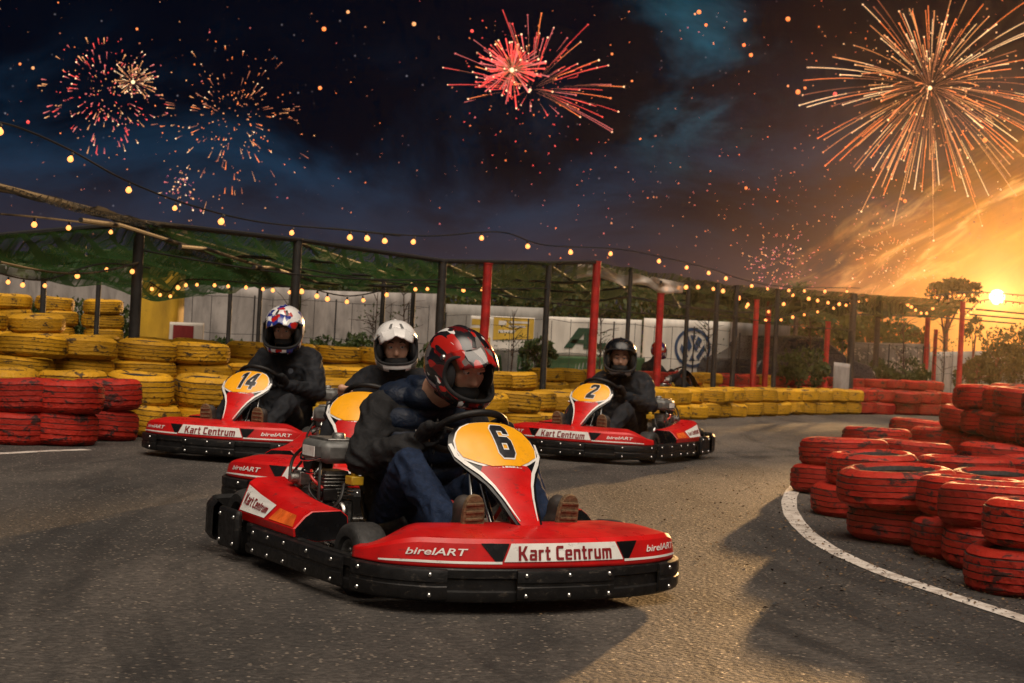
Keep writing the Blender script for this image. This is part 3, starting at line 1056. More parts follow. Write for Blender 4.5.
def make_engine(kart, sy):
    e = empty('engine', loc=(-.24, sy * .38, .02)); e.parent = kart; e.scale = (1, .92, .84)
    MB().box((0, 0, .22), (.22, .17, .18)).build('crankcase', M['alloy'], e, bevel=.02)
    fins = MB()
    for k in range(7):
        fins.box((.03, 0, .33 + k * .017), (.17, .15, .007))
    fins.box((.03, 0, .38), (.12, .11, .14))
    fins.build('cylinder', M['alloy'], e, bevel=.003)
    Mx = Matrix.Rotation(pi / 2, 4, 'X')
    MB().lathe([(0, .035), (.05, .035), (.085, .03), (.1, .015), (.105, -.02), (.1, -.03)], 28, Matrix.Translation((-.02, sy * .10, .25)) @ Matrix.Rotation(-sy * pi / 2, 4, 'X')).build('fan_housing', M['black'], e)
    # recoil cover ribs
    rib = MB()
    for k in range(6):
        rib.box((-.075 + k * .011, sy * .138, .275), (.006, .004, .035))
    rib.build('recoil_cover', M['steel'], e)
    MB().box((.02, -.01 * sy, .545), (.26, .22, .11)).build('fuel_tank', M['grey'], e, bevel=.03)
    lid = MB().box((.02, -.01 * sy, .605), (.20, .16, .014)); lid.lathe([(0, .03), (.025, .03), (.03, .02), (.03, 0)], 18, Matrix.Translation((.08, 0, .61)))
    lid.build('tank_top', M['alloy'], e, bevel=.004)
    MB().lathe([(0, .05), (.05, .05), (.06, .04), (.06, -.05), (.05, -.06), (0, -.06)], 24, Matrix.Translation((-.17, -.02 * sy, .47)) @ Mx).build('air_filter', M['black'], e)
    MB().tube(catmull([(-.10, 0, .36), (-.18, sy * .03, .37), (-.24, sy * .05, .31), (-.27, sy * .05, .22), (-.36, sy * .04, .20)], 6), .022, 12).build('exhaust', M['alloy'], e)
    MB().lathe([(0, .045), (.035, .045), (.05, .035), (.052, -.035), (.04, -.05), (0, -.05)], 20, Matrix.Translation((-.40, sy * .03, .21)) @ Matrix.Rotation(pi / 2, 4, 'Y')).build('silencer', M['steel'], e)
    MB().box((.22, -.02 * sy, .42), (.07, .06, .045)).box((.22, -.02 * sy, .455), (.03, .03, .03)).build('yellow_reservoir', M['brass'], e, bevel=.006)
    MB().ball((.03, sy * .155, .235), .014, 12, 8).build('kill_switch', M['hose'], e)
    MB().ball((.11, sy * .11, .25), .010, 10, 8).build('red_knob', M['hose'], e)
    MB().box((-.06, sy * .10, .40), (.07, .06, .07)).lathe([(0, .03), (.022, .03), (.026, 0), (.026, -.03)], 14, Matrix.Translation((-.06, sy * .135, .40)) @ Mx).build('carburettor', M['alloy'], e, bevel=.006)
    MB().box((.13, sy * .06, .34), (.05, .07, .06)).box((.13, sy * .10, .34), (.03, .012, .03)).build('ignition_coil', M['black'], e, bevel=.005)
    MB().tube(catmull([(.13, sy * .09, .37), (.10, sy * .13, .42), (.05, sy * .11, .45)], 5), .007, 8).build('spark_lead', M['hose'], e)
    bh = MB()
    for qx, qz in ((-.09, .15), (.09, .15), (-.09, .29), (.09, .29), (0, .14)):
        bh.lathe([(0, .008), (.010, .008), (.010, 0)], 6, Matrix.Translation((qx, sy * .086, qz)) @ Matrix.Rotation(-sy * pi / 2, 4, 'X'))
    bh.build('crankcase_bolts', M['chrome'], e)
    MB().box((.02, sy * .115, .545), (.12, .004, .05)).build('tank_label', M['white'], e)
    cab = MB()
    cab.tube(catmull([(-.14, sy * .05, .56), (-.20, sy * .09, .48), (-.15, sy * .12, .36), (-.05, sy * .125, .33)], 6), .008, 8)
    cab.tube(catmull([(.2, sy * .02, .40), (.24, sy * .06, .32), (.18, sy * .12, .22), (.02, sy * .13, .16)], 6), .007, 8)
    cab.tube(catmull([(.1, sy * .09, .5), (.16, sy * .12, .4), (.17, sy * .12, .28), (.2, sy * .1, .16)], 6), .007, 8)
    cab.tube(catmull([(-.08, sy * .1, .48), (-.14, sy * .13, .38), (-.1, sy * .13, .30)], 6), .006, 8)
    cab.tube(catmull([(.05, sy * .1, .42), (.1, sy * .14, .36), (.14, sy * .1, .30), (.22, sy * .05, .28)], 6), .005, 8)
    cab.build('cable_loom', M['cable'], e)
    guard = MB()
    guard.tube(catmull([(.13, sy * .1, .52), (.06, sy * .13, .50), (-.02, sy * .13, .50), (-.08, sy * .1, .52)], 5), .006, 8)
    guard.tube(catmull([(.11, sy * .1, .47), (.10, sy * .125, .44), (.0, sy * .13, .44), (-.05, sy * .1, .45)], 5), .006, 8)
    guard.build('guard_wire', M['chrome'], e)
    MB().lathe([(.02, -.012), (.055, -.012), (.06, -.004), (.06, .004), (.055, .012), (.02, .012)], 28, Matrix.Translation((.17, sy * .02, .26)) @ Mx, closed=True).build('chain_sprocket', M['steel'], e)
    return e


def make_kart():
    k = empty('go_kart')
    # chassis
    fr = MB()
    for sy in (-1, 1):
        fr.tube(catmull([(.92, sy * .22, .075), (.6, sy * .26, .07), (.2, sy * .34, .07), (-.4, sy * .34, .07), (-.78, sy * .30, .10)], 6), .016, 10)
        fr.tube([(.535, sy * .26, .10), (.535, sy * .48, .125)], .013, 8)
        fr.tube([(.42, sy * .2, .09), (.52, sy * .46, .115)], .008, 8)
        fr.tube([(.18, sy * .34, .10), (.18, sy * .66, .12)], .013, 8)
        fr.tube([(-.28, sy * .34, .10), (-.28, sy * .66, .12)], .013, 8)
    fr.tube([(.85, -.5, .12), (.85, .5, .12)], .014, 8)
    fr.tube([(.2, -.34, .07), (.2, .34, .07)], .014, 8)
    fr.tube([(-.535, -.62, .14), (-.535, .62, .14)], .02, 12)
    fr.build('chassis', M['steel'], k)
    MB().box((.38, 0, .055), (1.0, .58, .012)).build('floor_tray', M['black'], k, bevel=.003)
    # bumper
    pr = [(-.035, .046), (-.004, .046), (.002, .056), (.002, .082), (-.007, .088), (-.007, .126), (.002, .132), (.002, .160), (-.004, .169), (-.035, .169)]
    n = 120
    bm_ = MB().grid(lambda i, j: bump_pt(-SMAX + 2 * SMAX * i / (n - 1), *pr[j]), n, len(pr), cv=True)
    bp = bm_.build('bumper', M['black'], k, sharp=32)
    pad_on_plan(k, -.205, .205, (-.175, 0, .175))
    for sg in (-1, 1):
        a, b = sorted((sg * .46, sg * .86)); pad_on_plan(k, a, b, [sg * .52, sg * .80])
        a, b = sorted((sg * .92, sg * 1.78)); pad_on_plan(k, a, b, [sg * x for x in (.98, 1.20, 1.42, 1.58, 1.73)])
        # rear wheel pad
        q = MB().box((-.43, sg * .735, .13), (.22, .034, .17))
        o = q.build('rear_pad', M['black'], k, bevel=.016)
        for x in (-.51, -.35):
            for z in (.075, .185):
                add_bolt(o, Vector((x, sg * .752, z)), Vector((0, sg, 0)))
        # sidepod
        def section(x, u):
            zt = .345 - .075 * u - .02 * sin(pi * u)
            return [Vector((x, sg * .695, .171)), Vector((x, sg * .70, .202)), Vector((x, sg * .655, zt - .02)), Vector((x, sg * .625, zt)), Vector((x, sg * .50, zt + .004)), Vector((x, sg * .47, zt - .02)), Vector((x, sg * .46, .16)), Vector((x, sg * .60, .15))]
        xs = [-.44, -.435, -.37, -.3, -.2, -.1, 0, .1, .17, .175]
        def secs(i):
            u = (xs[i] + .44) / .615
            s = section(xs[i], u)
            if i in (0, len(xs) - 1):
                c = sum(s, Vector()) / len(s)
                s = [c + (p - c) * .93 for p in s]
            return s
        mb = MB().grid(lambda i, j: secs(i)[j], len(xs), 8, cv=True)
        mb.add(secs(0), [tuple(range(8))])
        pod = mb.build('sidepod', M['red'], k, sharp=30)
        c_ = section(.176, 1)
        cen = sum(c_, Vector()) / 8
        MB().add([cen + (p - cen) * .95 + Vector((.0025, 0, 0)) for p in c_], [tuple(range(8))]).build('pod_dark_cap', M['gloss'], pod)  # flat black cap: the shade of the hollow pod end is put into its colour

        def face(a, w):      # outer slanted face: a = metres from rear end forward, w 0..1 upward
            u = max(0, min(1, a / .615))
            zt = .345 - .075 * u - .02 * sin(pi * u)
            lo = Vector((a - .44, sg * .70, .202)); hi = Vector((a - .44, sg * .655, zt - .02))
            return lo + (hi - lo) * w

        def fo(a, w, off):
            n_ = (face(a + .01, w) - face(a - .01, w)).cross(face(a, w + .1) - face(a, w - .1)).normalized()
            if n_.y * sg < 0: n_ = -n_
            return face(a, w) + n_ * off
        st = MB().grid(lambda i, j: fo((.02, .16, .30 + .03 * j / 3)[i], .06 + .88 * j / 3, .003), 3, 4)
        st.build('pod_sticker', M['white'], pod, smooth=False)
        tv, tf, tw, th = square_text('Kart Centrum', 0, 2.0)
        kk = .25 / tw
        cx_ = .165
        MB().add([fo(cx_ - sg * v.x * kk, .5 + v.y * kk * 1.9 / .14, .0055) for v in tv], tf).build('pod_lettering', M['letter'], pod, smooth=False)
        og = MB().grid(lambda i, j: fo((.345 + .03 * j / 3, .48, .60 - .05 * j / 3)[i], .1 + .8 * j / 3, .003), 3, 4)
        og.build('pod_flash', M['orange'], pod, smooth=False)
    # nose
    ns, nt = 90, 16
    nose = MB().grid(lambda i, j: nose_pt(-S1 + 2 * S1 * i / (ns - 1), j / (nt - 1)), ns, nt).build('nose_cone', M['red'], k, sharp=24)
    sm = nose.modifiers.new('thick', 'SOLIDIFY'); sm.thickness = .006; sm.offset = -1
    stk = MB()
    lo, hi = .13, .47
    ol = [(lo + (hi - lo) * i / 7, -.255 + .03 * i / 7, .255 - .03 * i / 7) for i in range(8)]
    patch(stk, nose_pt, ol, .003, n=40)
    stk.build('nose_sticker', M['white'], nose)
    for sg in (-1, 1):
        dk = MB()
        ol = []
        for i in range(8):
            f = i / 7
            a = sg * (.262 - .03 * f); b = sg * (.285 + .055 * f)
            ol.append((lo + (hi - lo) * f, min(a, b), max(a, b)))
        patch(dk, nose_pt, ol, .0026, n=5)
        dk.build('nose_slash', M['gloss'], nose)
    for sg in (-1, 1):
        wl = MB()
        a, b = sorted((sg * .262, sg * .72))
        patch(wl, nose_pt, [(.085, a, b), (.11, a, b), (.135, a, b)], .003, n=40)
        wl.build('nose_stripe', M['white'], nose)
    tx = MB()
    tv, tf, tw, th = square_text('Kart Centrum', 0, .9, .04)
    kk = .40 / tw
    tx.add([surf_off(nose_pt, v.x * kk, .29 + v.y * kk * 1.45 * 3.9, .0055) for v in tv], tf)
    tx.build('nose_lettering', M['letter'], nose, smooth=False)
    for sg in (-1, 1):
        t2 = MB()
        wrap_text(t2, nose_pt, 'birelART', sg * .50, .30, .034, 3.9, .004, .012, 1.25, .25)
        t2.build('side_lettering', M['white'], nose, smooth=False)
    # fairing
    nu, nv = 17, 34

    def shellpt(i, j):
        t_ = j / (nv - 1)
        ii = i if i < nu else 2 * nu - 1 - i
        u = interp(FHW, t_)[0] * (-1 + 2 * ii / (nu - 1))
        return fair_pt(u, t_) if i < nu else surf_off(fair_pt, u * .97, t_, -.024)
    fa = MB().grid(shellpt, nu * 2, nv, cu=True).build('number_fairing', M['gloss'], k, sharp=45)
    pl = [(.045, .078), (.075, .116), (.12, .144), (.20, .166), (.29, .172), (.36, .160), (.415, .110), (.455, .06)]
    P2 = lambda grow, dt: [(t_ + (dt if i > 4 else -dt if i < 2 else 0), -w - grow, w + grow) for i, (t_, w) in enumerate(pl)]
    mb = MB(); patch(mb, fair_pt, P2(.007, .012), .003); mb.build('plate_border', M['white'], fa)
    mb = MB(); patch(mb, fair_pt, pl_ := P2(0, 0), .0055); mb.build('number_plate', M['yellow'], fa)
    # red lower sticker
    rl = [(.445, .100), (.48, .112), (.55, .096), (.62, .078), (.70, .066), (.80, .056), (.90, .047), (.96, .038), (.985, .02)]
    mb = MB()
    for i in range(1):
        patch(mb, fair_pt, [(t_, -w, w) for t_, w in rl], .003)
    mb.build('fairing_flash', M['red'], fa)
    for sg in (-1, 1):
        mb = MB()
        ln = [(.22, .195, .183), (.34, .190, .175), (.42, .162, .142), (.50, .124, .106), (.60, .090, .078), (.70, .069, .060), (.82, .051, .045), (.90, .040, .037)]
        patch(mb, fair_pt, [(t_, *sorted((sg * a, sg * b))) for t_, a, b in ln], .0055, n=4)
        mb.build('fairing_line', M['white'], fa)
    # steering
    sa = Vector((-.55, 0, .83)).normalized()
    SM = Matrix.Translation((.265, 0, .60)) @ sa.to_track_quat('Z', 'Y').to_matrix().to_4x4()
    sw = MB()
    sw.tube([SM @ Vector((.155 * cos(2 * pi * i / 40), .155 * sin(2 * pi * i / 40), 0)) for i in range(40)], .015, 10, closed=True)
    for a in (0.2, 2.3, 4.2):
        sw.tube([SM @ Vector((0, 0, -.02)), SM @ Vector((.15 * cos(a), .15 * sin(a), 0))], .012, 8)
    swo = sw.build('steering_wheel', M['black'], k)
    MB().lathe([(0, .012), (.03, .012), (.036, 0), (.03, -.03), (0, -.03)], 18, SM).build('wheel_hub', M['hose'], swo)
    MB().tube([SM @ Vector((0, 0, -.02)), (.60, 0, .11)], .013, 12).build('steering_column', M['chrome'], k)
    st2 = MB()
    for sg in (-1, 1):
        st2.tube([(.47, sg * .10, .52), (.62, sg * .13, .10)], .010, 10)
    st2.tube([(.47, -.10, .52), (.47, .10, .52)], .010, 8)
    st2.build('fairing_bracket', M['chrome'], k)
    # fuel tank between the legs
    tk = MB().box((.36, 0, .15), (.20, .26, .17)).build('fuel_canister', M['tank'], k, bevel=.02)
    MB().box((.36, 0, .243), (.15, .20, .016)).box((.36, -.06, .262), (.05, .05, .03)).build('canister_top', M['white'], tk, bevel=.004)
    hs = MB()
    hs.tube(catmull([(.38, -.08, .25), (.37, -.1, .32), (.33, -.13, .31), (.30, -.14, .2)], 6), .008, 8)
    hs.tube(catmull([(.40, .06, .25), (.42, .1, .33), (.38, .13, .30)], 6), .008, 8)
    hs.build('fuel_hose', M['hose'], tk)
    # pedals
    for sg in (-1, 1):
        MB().tube([(.80, sg * .28, .10), (.77, sg * .28, .26), (.76, sg * .13, .27), (.79, sg * .13, .10)], .009, 8).build('pedal', M['chrome'], k)
    # seat
    def seat_pt(i, j):
        v = i / 13; u = -1 + 2 * j / 12
        c = catmull([(.12, 0, .10), (-.08, 0, .075), (-.26, 0, .10), (-.36, 0, .24), (-.43, 0, .46)], 4)
        idx = v * (len(c) - 1); a = int(min(idx, len(c) - 2)); p = c[a].lerp(c[a + 1], idx - a)
        w = .20 + .03 * sin(pi * v)
        side = abs(u) ** 3
        lift = .12 * side * (1 - v) + .02 * side
        fwd = .15 * side * v
        return Vector((p.x + fwd, u * w, p.z + lift))
    so = MB().grid(seat_pt, 14, 13).build('seat', M['black'], k, sharp=60)
    sm = so.modifiers.new('thick', 'SOLIDIFY'); sm.thickness = .012
    for sg in (-1, 1):
        wheel(k, (.50, sg * .555, .134), .134, .13, 'alloy')
        wheel(k, (-.535, sg * .575, .142), .142, .19, 'black')
        make_engine(k, sg)
    # rear bumper
    rb = MB()
    pth = catmull([(-.60, -.73, .14), (-.74, -.71, .14), (-.80, -.6, .15), (-.81, 0, .15), (-.80, .6, .15), (-.74, .71, .14), (-.60, .73, .14)], 6)
    prr = [(.02, -.07), (.0, -.085), (-.02, -.06), (-.02, .06), (0, .085), (.02, .07)]
    def rbp(i, j):
        p = pth[i]; t_ = (pth[min(i + 1, len(pth) - 1)] - pth[max(0, i - 1)]).normalized()
        n_ = Vector((t_.y, -t_.x, 0))
        return p + n_ * prr[j][0] + Vector((0, 0, prr[j][1]))
    rb.grid(rbp, len(pth), 6, cv=True)
    rb.build('rear_bumper', M['black'], k, sharp=35)
    return k


def place_digits(kart, txt):
    fa = [c for c in kart.children if c.name.startswith('number_fairing')][0]
    for nm, grow, mat_, off in (('number_outline', .22, M['white'], .0072), ('number_digit', 0.0, M['digit'], .0088)):
        vs, fs, w, h = square_text(txt, grow, .9, .0 if txt == '6' else .16, 1.1)
        kk = .098 / 5.4
        mb = MB().add([surf_off(fair_pt, v.x * kk * 1.05 + .022, .245 - v.y * kk * 3.05, off) for v in vs], fs)
        mb.build(nm, mat_, fa, smooth=False)


proto = make_kart()
KARTS = {}
specs = [('6', (-.292, 6.72, -60.0), 'red go-kart number six in the foreground with black bumper guards'),
         ('2', (.927, 14.341, -116.0), 'red go-kart number two right of centre in the background'),
         ('14', (-1.83, 12.48, -106.5), 'red go-kart number fourteen at the left before the yellow tyres'),
         ('8', (-.73, 9.42, -101.0), 'go-kart half hidden behind the foreground kart, white-helmeted driver in it'),
         ('7', (P(664, 360, 27.8).x, 27.8, 25.0), 'small distant go-kart behind the far tyres near the round emblem banner')]
for i, (num, (x, y, a), lab) in enumerate(specs):
    kt = proto if i == 0 else copy_tree(proto)
    KARTS[num] = kt
for num, (x, y, a), lab in specs:
    kt = KARTS[num]
    kt.location = (x, y, 0.0); kt.rotation_euler = (0, 0, radians(a))
    tag(kt, lab, 'go-kart', 'go-karts on the track')
    if num in ('6', '2', '14'):
        place_digits(kt, num)

# ------------------------------------------------------------------ people
def remesh(mb, name, voxel, smooth_it=2):
    me = mb.mesh(name, M['suit'])
    o = bpy.data.objects.new(name, me)
    COL.objects.link(o)
    r = o.modifiers.new('r', 'REMESH'); r.mode = 'VOXEL'; r.voxel_size = voxel; r.use_smooth_shade = True
    s = o.modifiers.new('s', 'SMOOTH'); s.factor = .5; s.iterations = smooth_it
    dg = bpy.context.evaluated_depsgraph_get()
    out = bpy.data.meshes.new_from_object(o.evaluated_get(dg))
    bpy.data.objects.remove(o); bpy.data.meshes.remove(me)
    out.materials.clear()
    return out


def seg_dist(p, a, b, ra, rb):
    d = b - a
    L = d.length_squared
    t = 0 if L < 1e-12 else max(0, min(1, (p - a).dot(d) / L))
    return (p - (a + d * t)).length - (ra + (rb - ra) * t)


class Fig:
    """one body: rounded limbs fused into a single skin, material by region"""
    def __init__(s):
        s.mb = MB(); s.seg = []

    def limb(s, a, b, ra, rb, m):
        a, b = Vector(a), Vector(b)
        s.mb.capsule(a, b, ra, rb)
        s.seg.append((a, b, ra, rb, m))

    def ell(s, c, r, m, R=None):
        s.mb.ball(c, r, 20, 14, R)
        c = Vector(c); q = sum(r) / 3
        s.seg.append((c, c, q, q, m))

    def finish(s, name, voxel, mats, it=2, fold=0.0):
        me = remesh(s.mb, name, voxel, it)
        for m in mats:
            me.materials.append(m)
        segs = s.seg
        for p in me.polygons:
            c = p.center
            p.material_index = min(segs, key=lambda g: seg_dist(c, g[0], g[1], g[2], g[3]))[4]
            p.use_smooth = True
        if fold:
            vm = {}
            for p in me.polygons:
                for v in p.vertices: vm[v] = p.material_index
            nrm = [v.normal.copy() for v in me.vertices]
            for v in me.vertices:
                if mats[vm[v.index]] is M['skin']: continue
                q = v.co
                f = .7 * noise.noise(Vector((q.x * 8, q.y * 8, q.z * 14))) + .9 * (.5 - 2 * abs(noise.noise(Vector((q.x * 13 + q.z * 6, q.y * 13, q.z * 20 + q.x * 8)))))
                v.co = q + nrm[v.index] * fold * f
        o = bpy.data.objects.new(name, me)
        COL.objects.link(o)
        return o


def head_matrix(c, yaw, pitch, roll=0):
    return Matrix.Translation(c) @ Euler((0, 0, radians(yaw))).to_matrix().to_4x4() @ Euler((0, radians(pitch), 0)).to_matrix().to_4x4() @ Euler((radians(roll), 0, 0)).to_matrix().to_4x4()


def helmet_r(az, el):
    d = Vector((cos(el) * cos(az), cos(el) * sin(az), sin(el)))
    q = ((abs(d.x) / .158) ** 2.2 + (abs(d.y) / .132) ** 2.2 + (abs(d.z) / .150) ** 2.2) ** (-1 / 2.2)
    eld = math.degrees(el); azd = abs(math.degrees(az))
    azd = min(azd, 360 - azd)
    chin = exp(-((eld + 36) / 17) ** 2) * max(0, 1 - (azd / 78) ** 2)
    q += .060 * chin
    # ridge along the crown and rear spoiler
    q += .006 * exp(-((abs(d.y) - .02) / .02) ** 2) * max(0, d.z) * (1 if azd > 60 else .3)
    return d * q


OPEN_W, OPEN_LO, OPEN_HI = 60.0, -27.0, 28.0


def make_helmet(parent, HM, mats, visor=False, peak=True):
    h = empty('helmet'); h.parent = parent; h.matrix_local = HM
    na, ne = 120, 76
    vs = []; fs = []
    for i in range(ne):
        el = radians(-66 + 156 * i / (ne - 1))
        for j in range(na):
            vs.append(helmet_r(2 * pi * j / na, el))
    oc, oh = (OPEN_LO + OPEN_HI) / 2, (OPEN_HI - OPEN_LO) / 2

    def inside(p):
        el = math.degrees(math.asin(max(-1, min(1, p.normalized().z)))); az = math.degrees(atan2(p.y, p.x))
        return (abs(az) / OPEN_W) ** 3.2 + (abs(el - oc) / oh) ** 3.2 < 1
    for i in range(ne - 1):
        for j in range(na):
            f = (i * na + j, i * na + (j + 1) % na, (i + 1) * na + (j + 1) % na, (i + 1) * na + j)
            c = sum((vs[q] for q in f), Vector()) / 4
            if not inside(c):
                fs.append(f)
    sh = MB().add(vs, fs).build('shell', [mats[0], M['pad']], h, sharp=70)
    sm = sh.modifiers.new('thick', 'SOLIDIFY'); sm.thickness = .020; sm.offset = -1; sm.material_offset = 1; sm.material_offset_rim = 1
    rim = []
    for k in range(72):
        a = 2 * pi * k / 72
        ca, sa_ = cos(a), sin(a)
        az = OPEN_W * math.copysign(abs(ca) ** (2 / 3.2), ca); el = oc + oh * math.copysign(abs(sa_) ** (2 / 3.2), sa_)
        rim.append(helmet_r(radians(az), radians(el)) * 1.002)
    MB().tube(rim, .0085, 8, closed=True).build('gasket', M['pad'], h)
    low = [helmet_r(2 * pi * k / 48, radians(-65)) for k in range(48)]
    MB().tube(low, .010, 8, closed=True).build('neck_roll', M['pad'], h)
    # cheek padding inside
    for sg in (-1, 1):
        MB().ball((.055, sg * .098, -.035), (.06, .022, .062), 14, 10).build('cheek_pad', M['pad'], h)
    # chin vent
    MB().grid(lambda i, j: helmet_r(radians(-16 + 32 * i / 8), radians(-42 + 8 * j / 3)) * 1.012, 9, 4).build('chin_vent', M['gloss'], h)
    for sg in (-1, 1):
        MB().grid(lambda i, j: helmet_r(radians(sg * (28 + 20 * i / 6)), radians(-44 + 14 * j / 3 + 4 * i / 6)) * 1.008, 7, 4).build('side_vent', mats[2], h)
        MB().lathe([(0, .008), (.010, .008), (.013, .004), (.014, 0)], 14, Matrix.Translation(helmet_r(radians(sg * 72), radians(16)) * .995) @ Vector((0, sg, .1)).to_track_quat('Z', 'Y').to_matrix().to_4x4()).build('visor_screw', M['steel'], h)
    if peak:
        def pk(i, j):
            u = -1 + 2 * i / 14; v = j / 8
            az = radians(62 * u * (1 - .25 * v))
            b = helmet_r(az, radians(47 - 2 * abs(u) * 9)) * 1.022
            out = Vector((.078 * v * (1 - .5 * u * u), 0, -.016 * v - .026 * v * v - .012 * abs(u) * v))
            rd = .006 * (1 if i % 4 == 2 else 0)
            return b + out + Vector((0, 0, rd))
        p_ = MB().grid(pk, 15, 9).build('peak', mats[1], h, sharp=25)
        sm = p_.modifiers.new('thick', 'SOLIDIFY'); sm.thickness = .005
    if visor:
        v_ = MB().grid(lambda i, j: helmet_r(radians(-62 + 124 * i / 20), radians(24 + 34 * j / 8)) * 1.05, 21, 9).build('visor', mats[1], h, sharp=60)
        sm = v_.modifiers.new('thick', 'SOLIDIFY'); sm.thickness = .004
    # top vents
    for sg in (-1, 1):
        MB().grid(lambda i, j: helmet_r(radians(sg * (14 + 9 * i / 4)), radians(44 + 16 * j / 5)) * 1.012, 5, 6).build('top_vent', mats[2], h)
    return h


def add_hand(parent, RP, T, Nn, wrist, mat_=None, skin=False):
    """gloved hand closed round a rim: RP rim point, T rim direction, Nn towards the driver"""
    T = T.normalized(); Nn = Nn.normalized(); O = T.cross(Nn).normalized()
    if O.dot(wrist - RP) < 0: O = -O
    mb = MB()
    R_ = .026
    cir = lambda a, r=R_: (Nn * cos(a) + O * sin(a)) * r
    lens = (2.9, 3.25, 3.1, 2.6)
    base = RP + cir(.9, .04)
    mb.capsule(wrist, base, .030, .032)
    for i in range(4):
        off = T * ((i - 1.5) * .0225)
        pts = [base + off * .8]
        for q in range(7):
            a = .7 - lens[i] * q / 6
            pts.append(RP + off + cir(a, R_ + .004))
        for a, b in zip(pts, pts[1:]):
            mb.capsule(a, b, .0105, .0098, 8, 3)
        mb.capsule(base - T * .03, base + T * .03, .024, .024)
    th = [base - T * .035, RP - T * .05 + cir(1.6, .03), RP - T * .045 + cir(2.5, .028), RP - T * .03 + cir(3.2, .026)]
    for a, b in zip(th, th[1:]):
        mb.capsule(a, b, .0125, .011, 8, 3)
    me = remesh(mb, 'glove', .0065, 1)
    me.materials.append(mat_ or M['glove'])
    o = bpy.data.objects.new('hand' if skin else 'glove', me)
    COL.objects.link(o); o.parent = parent
    return o


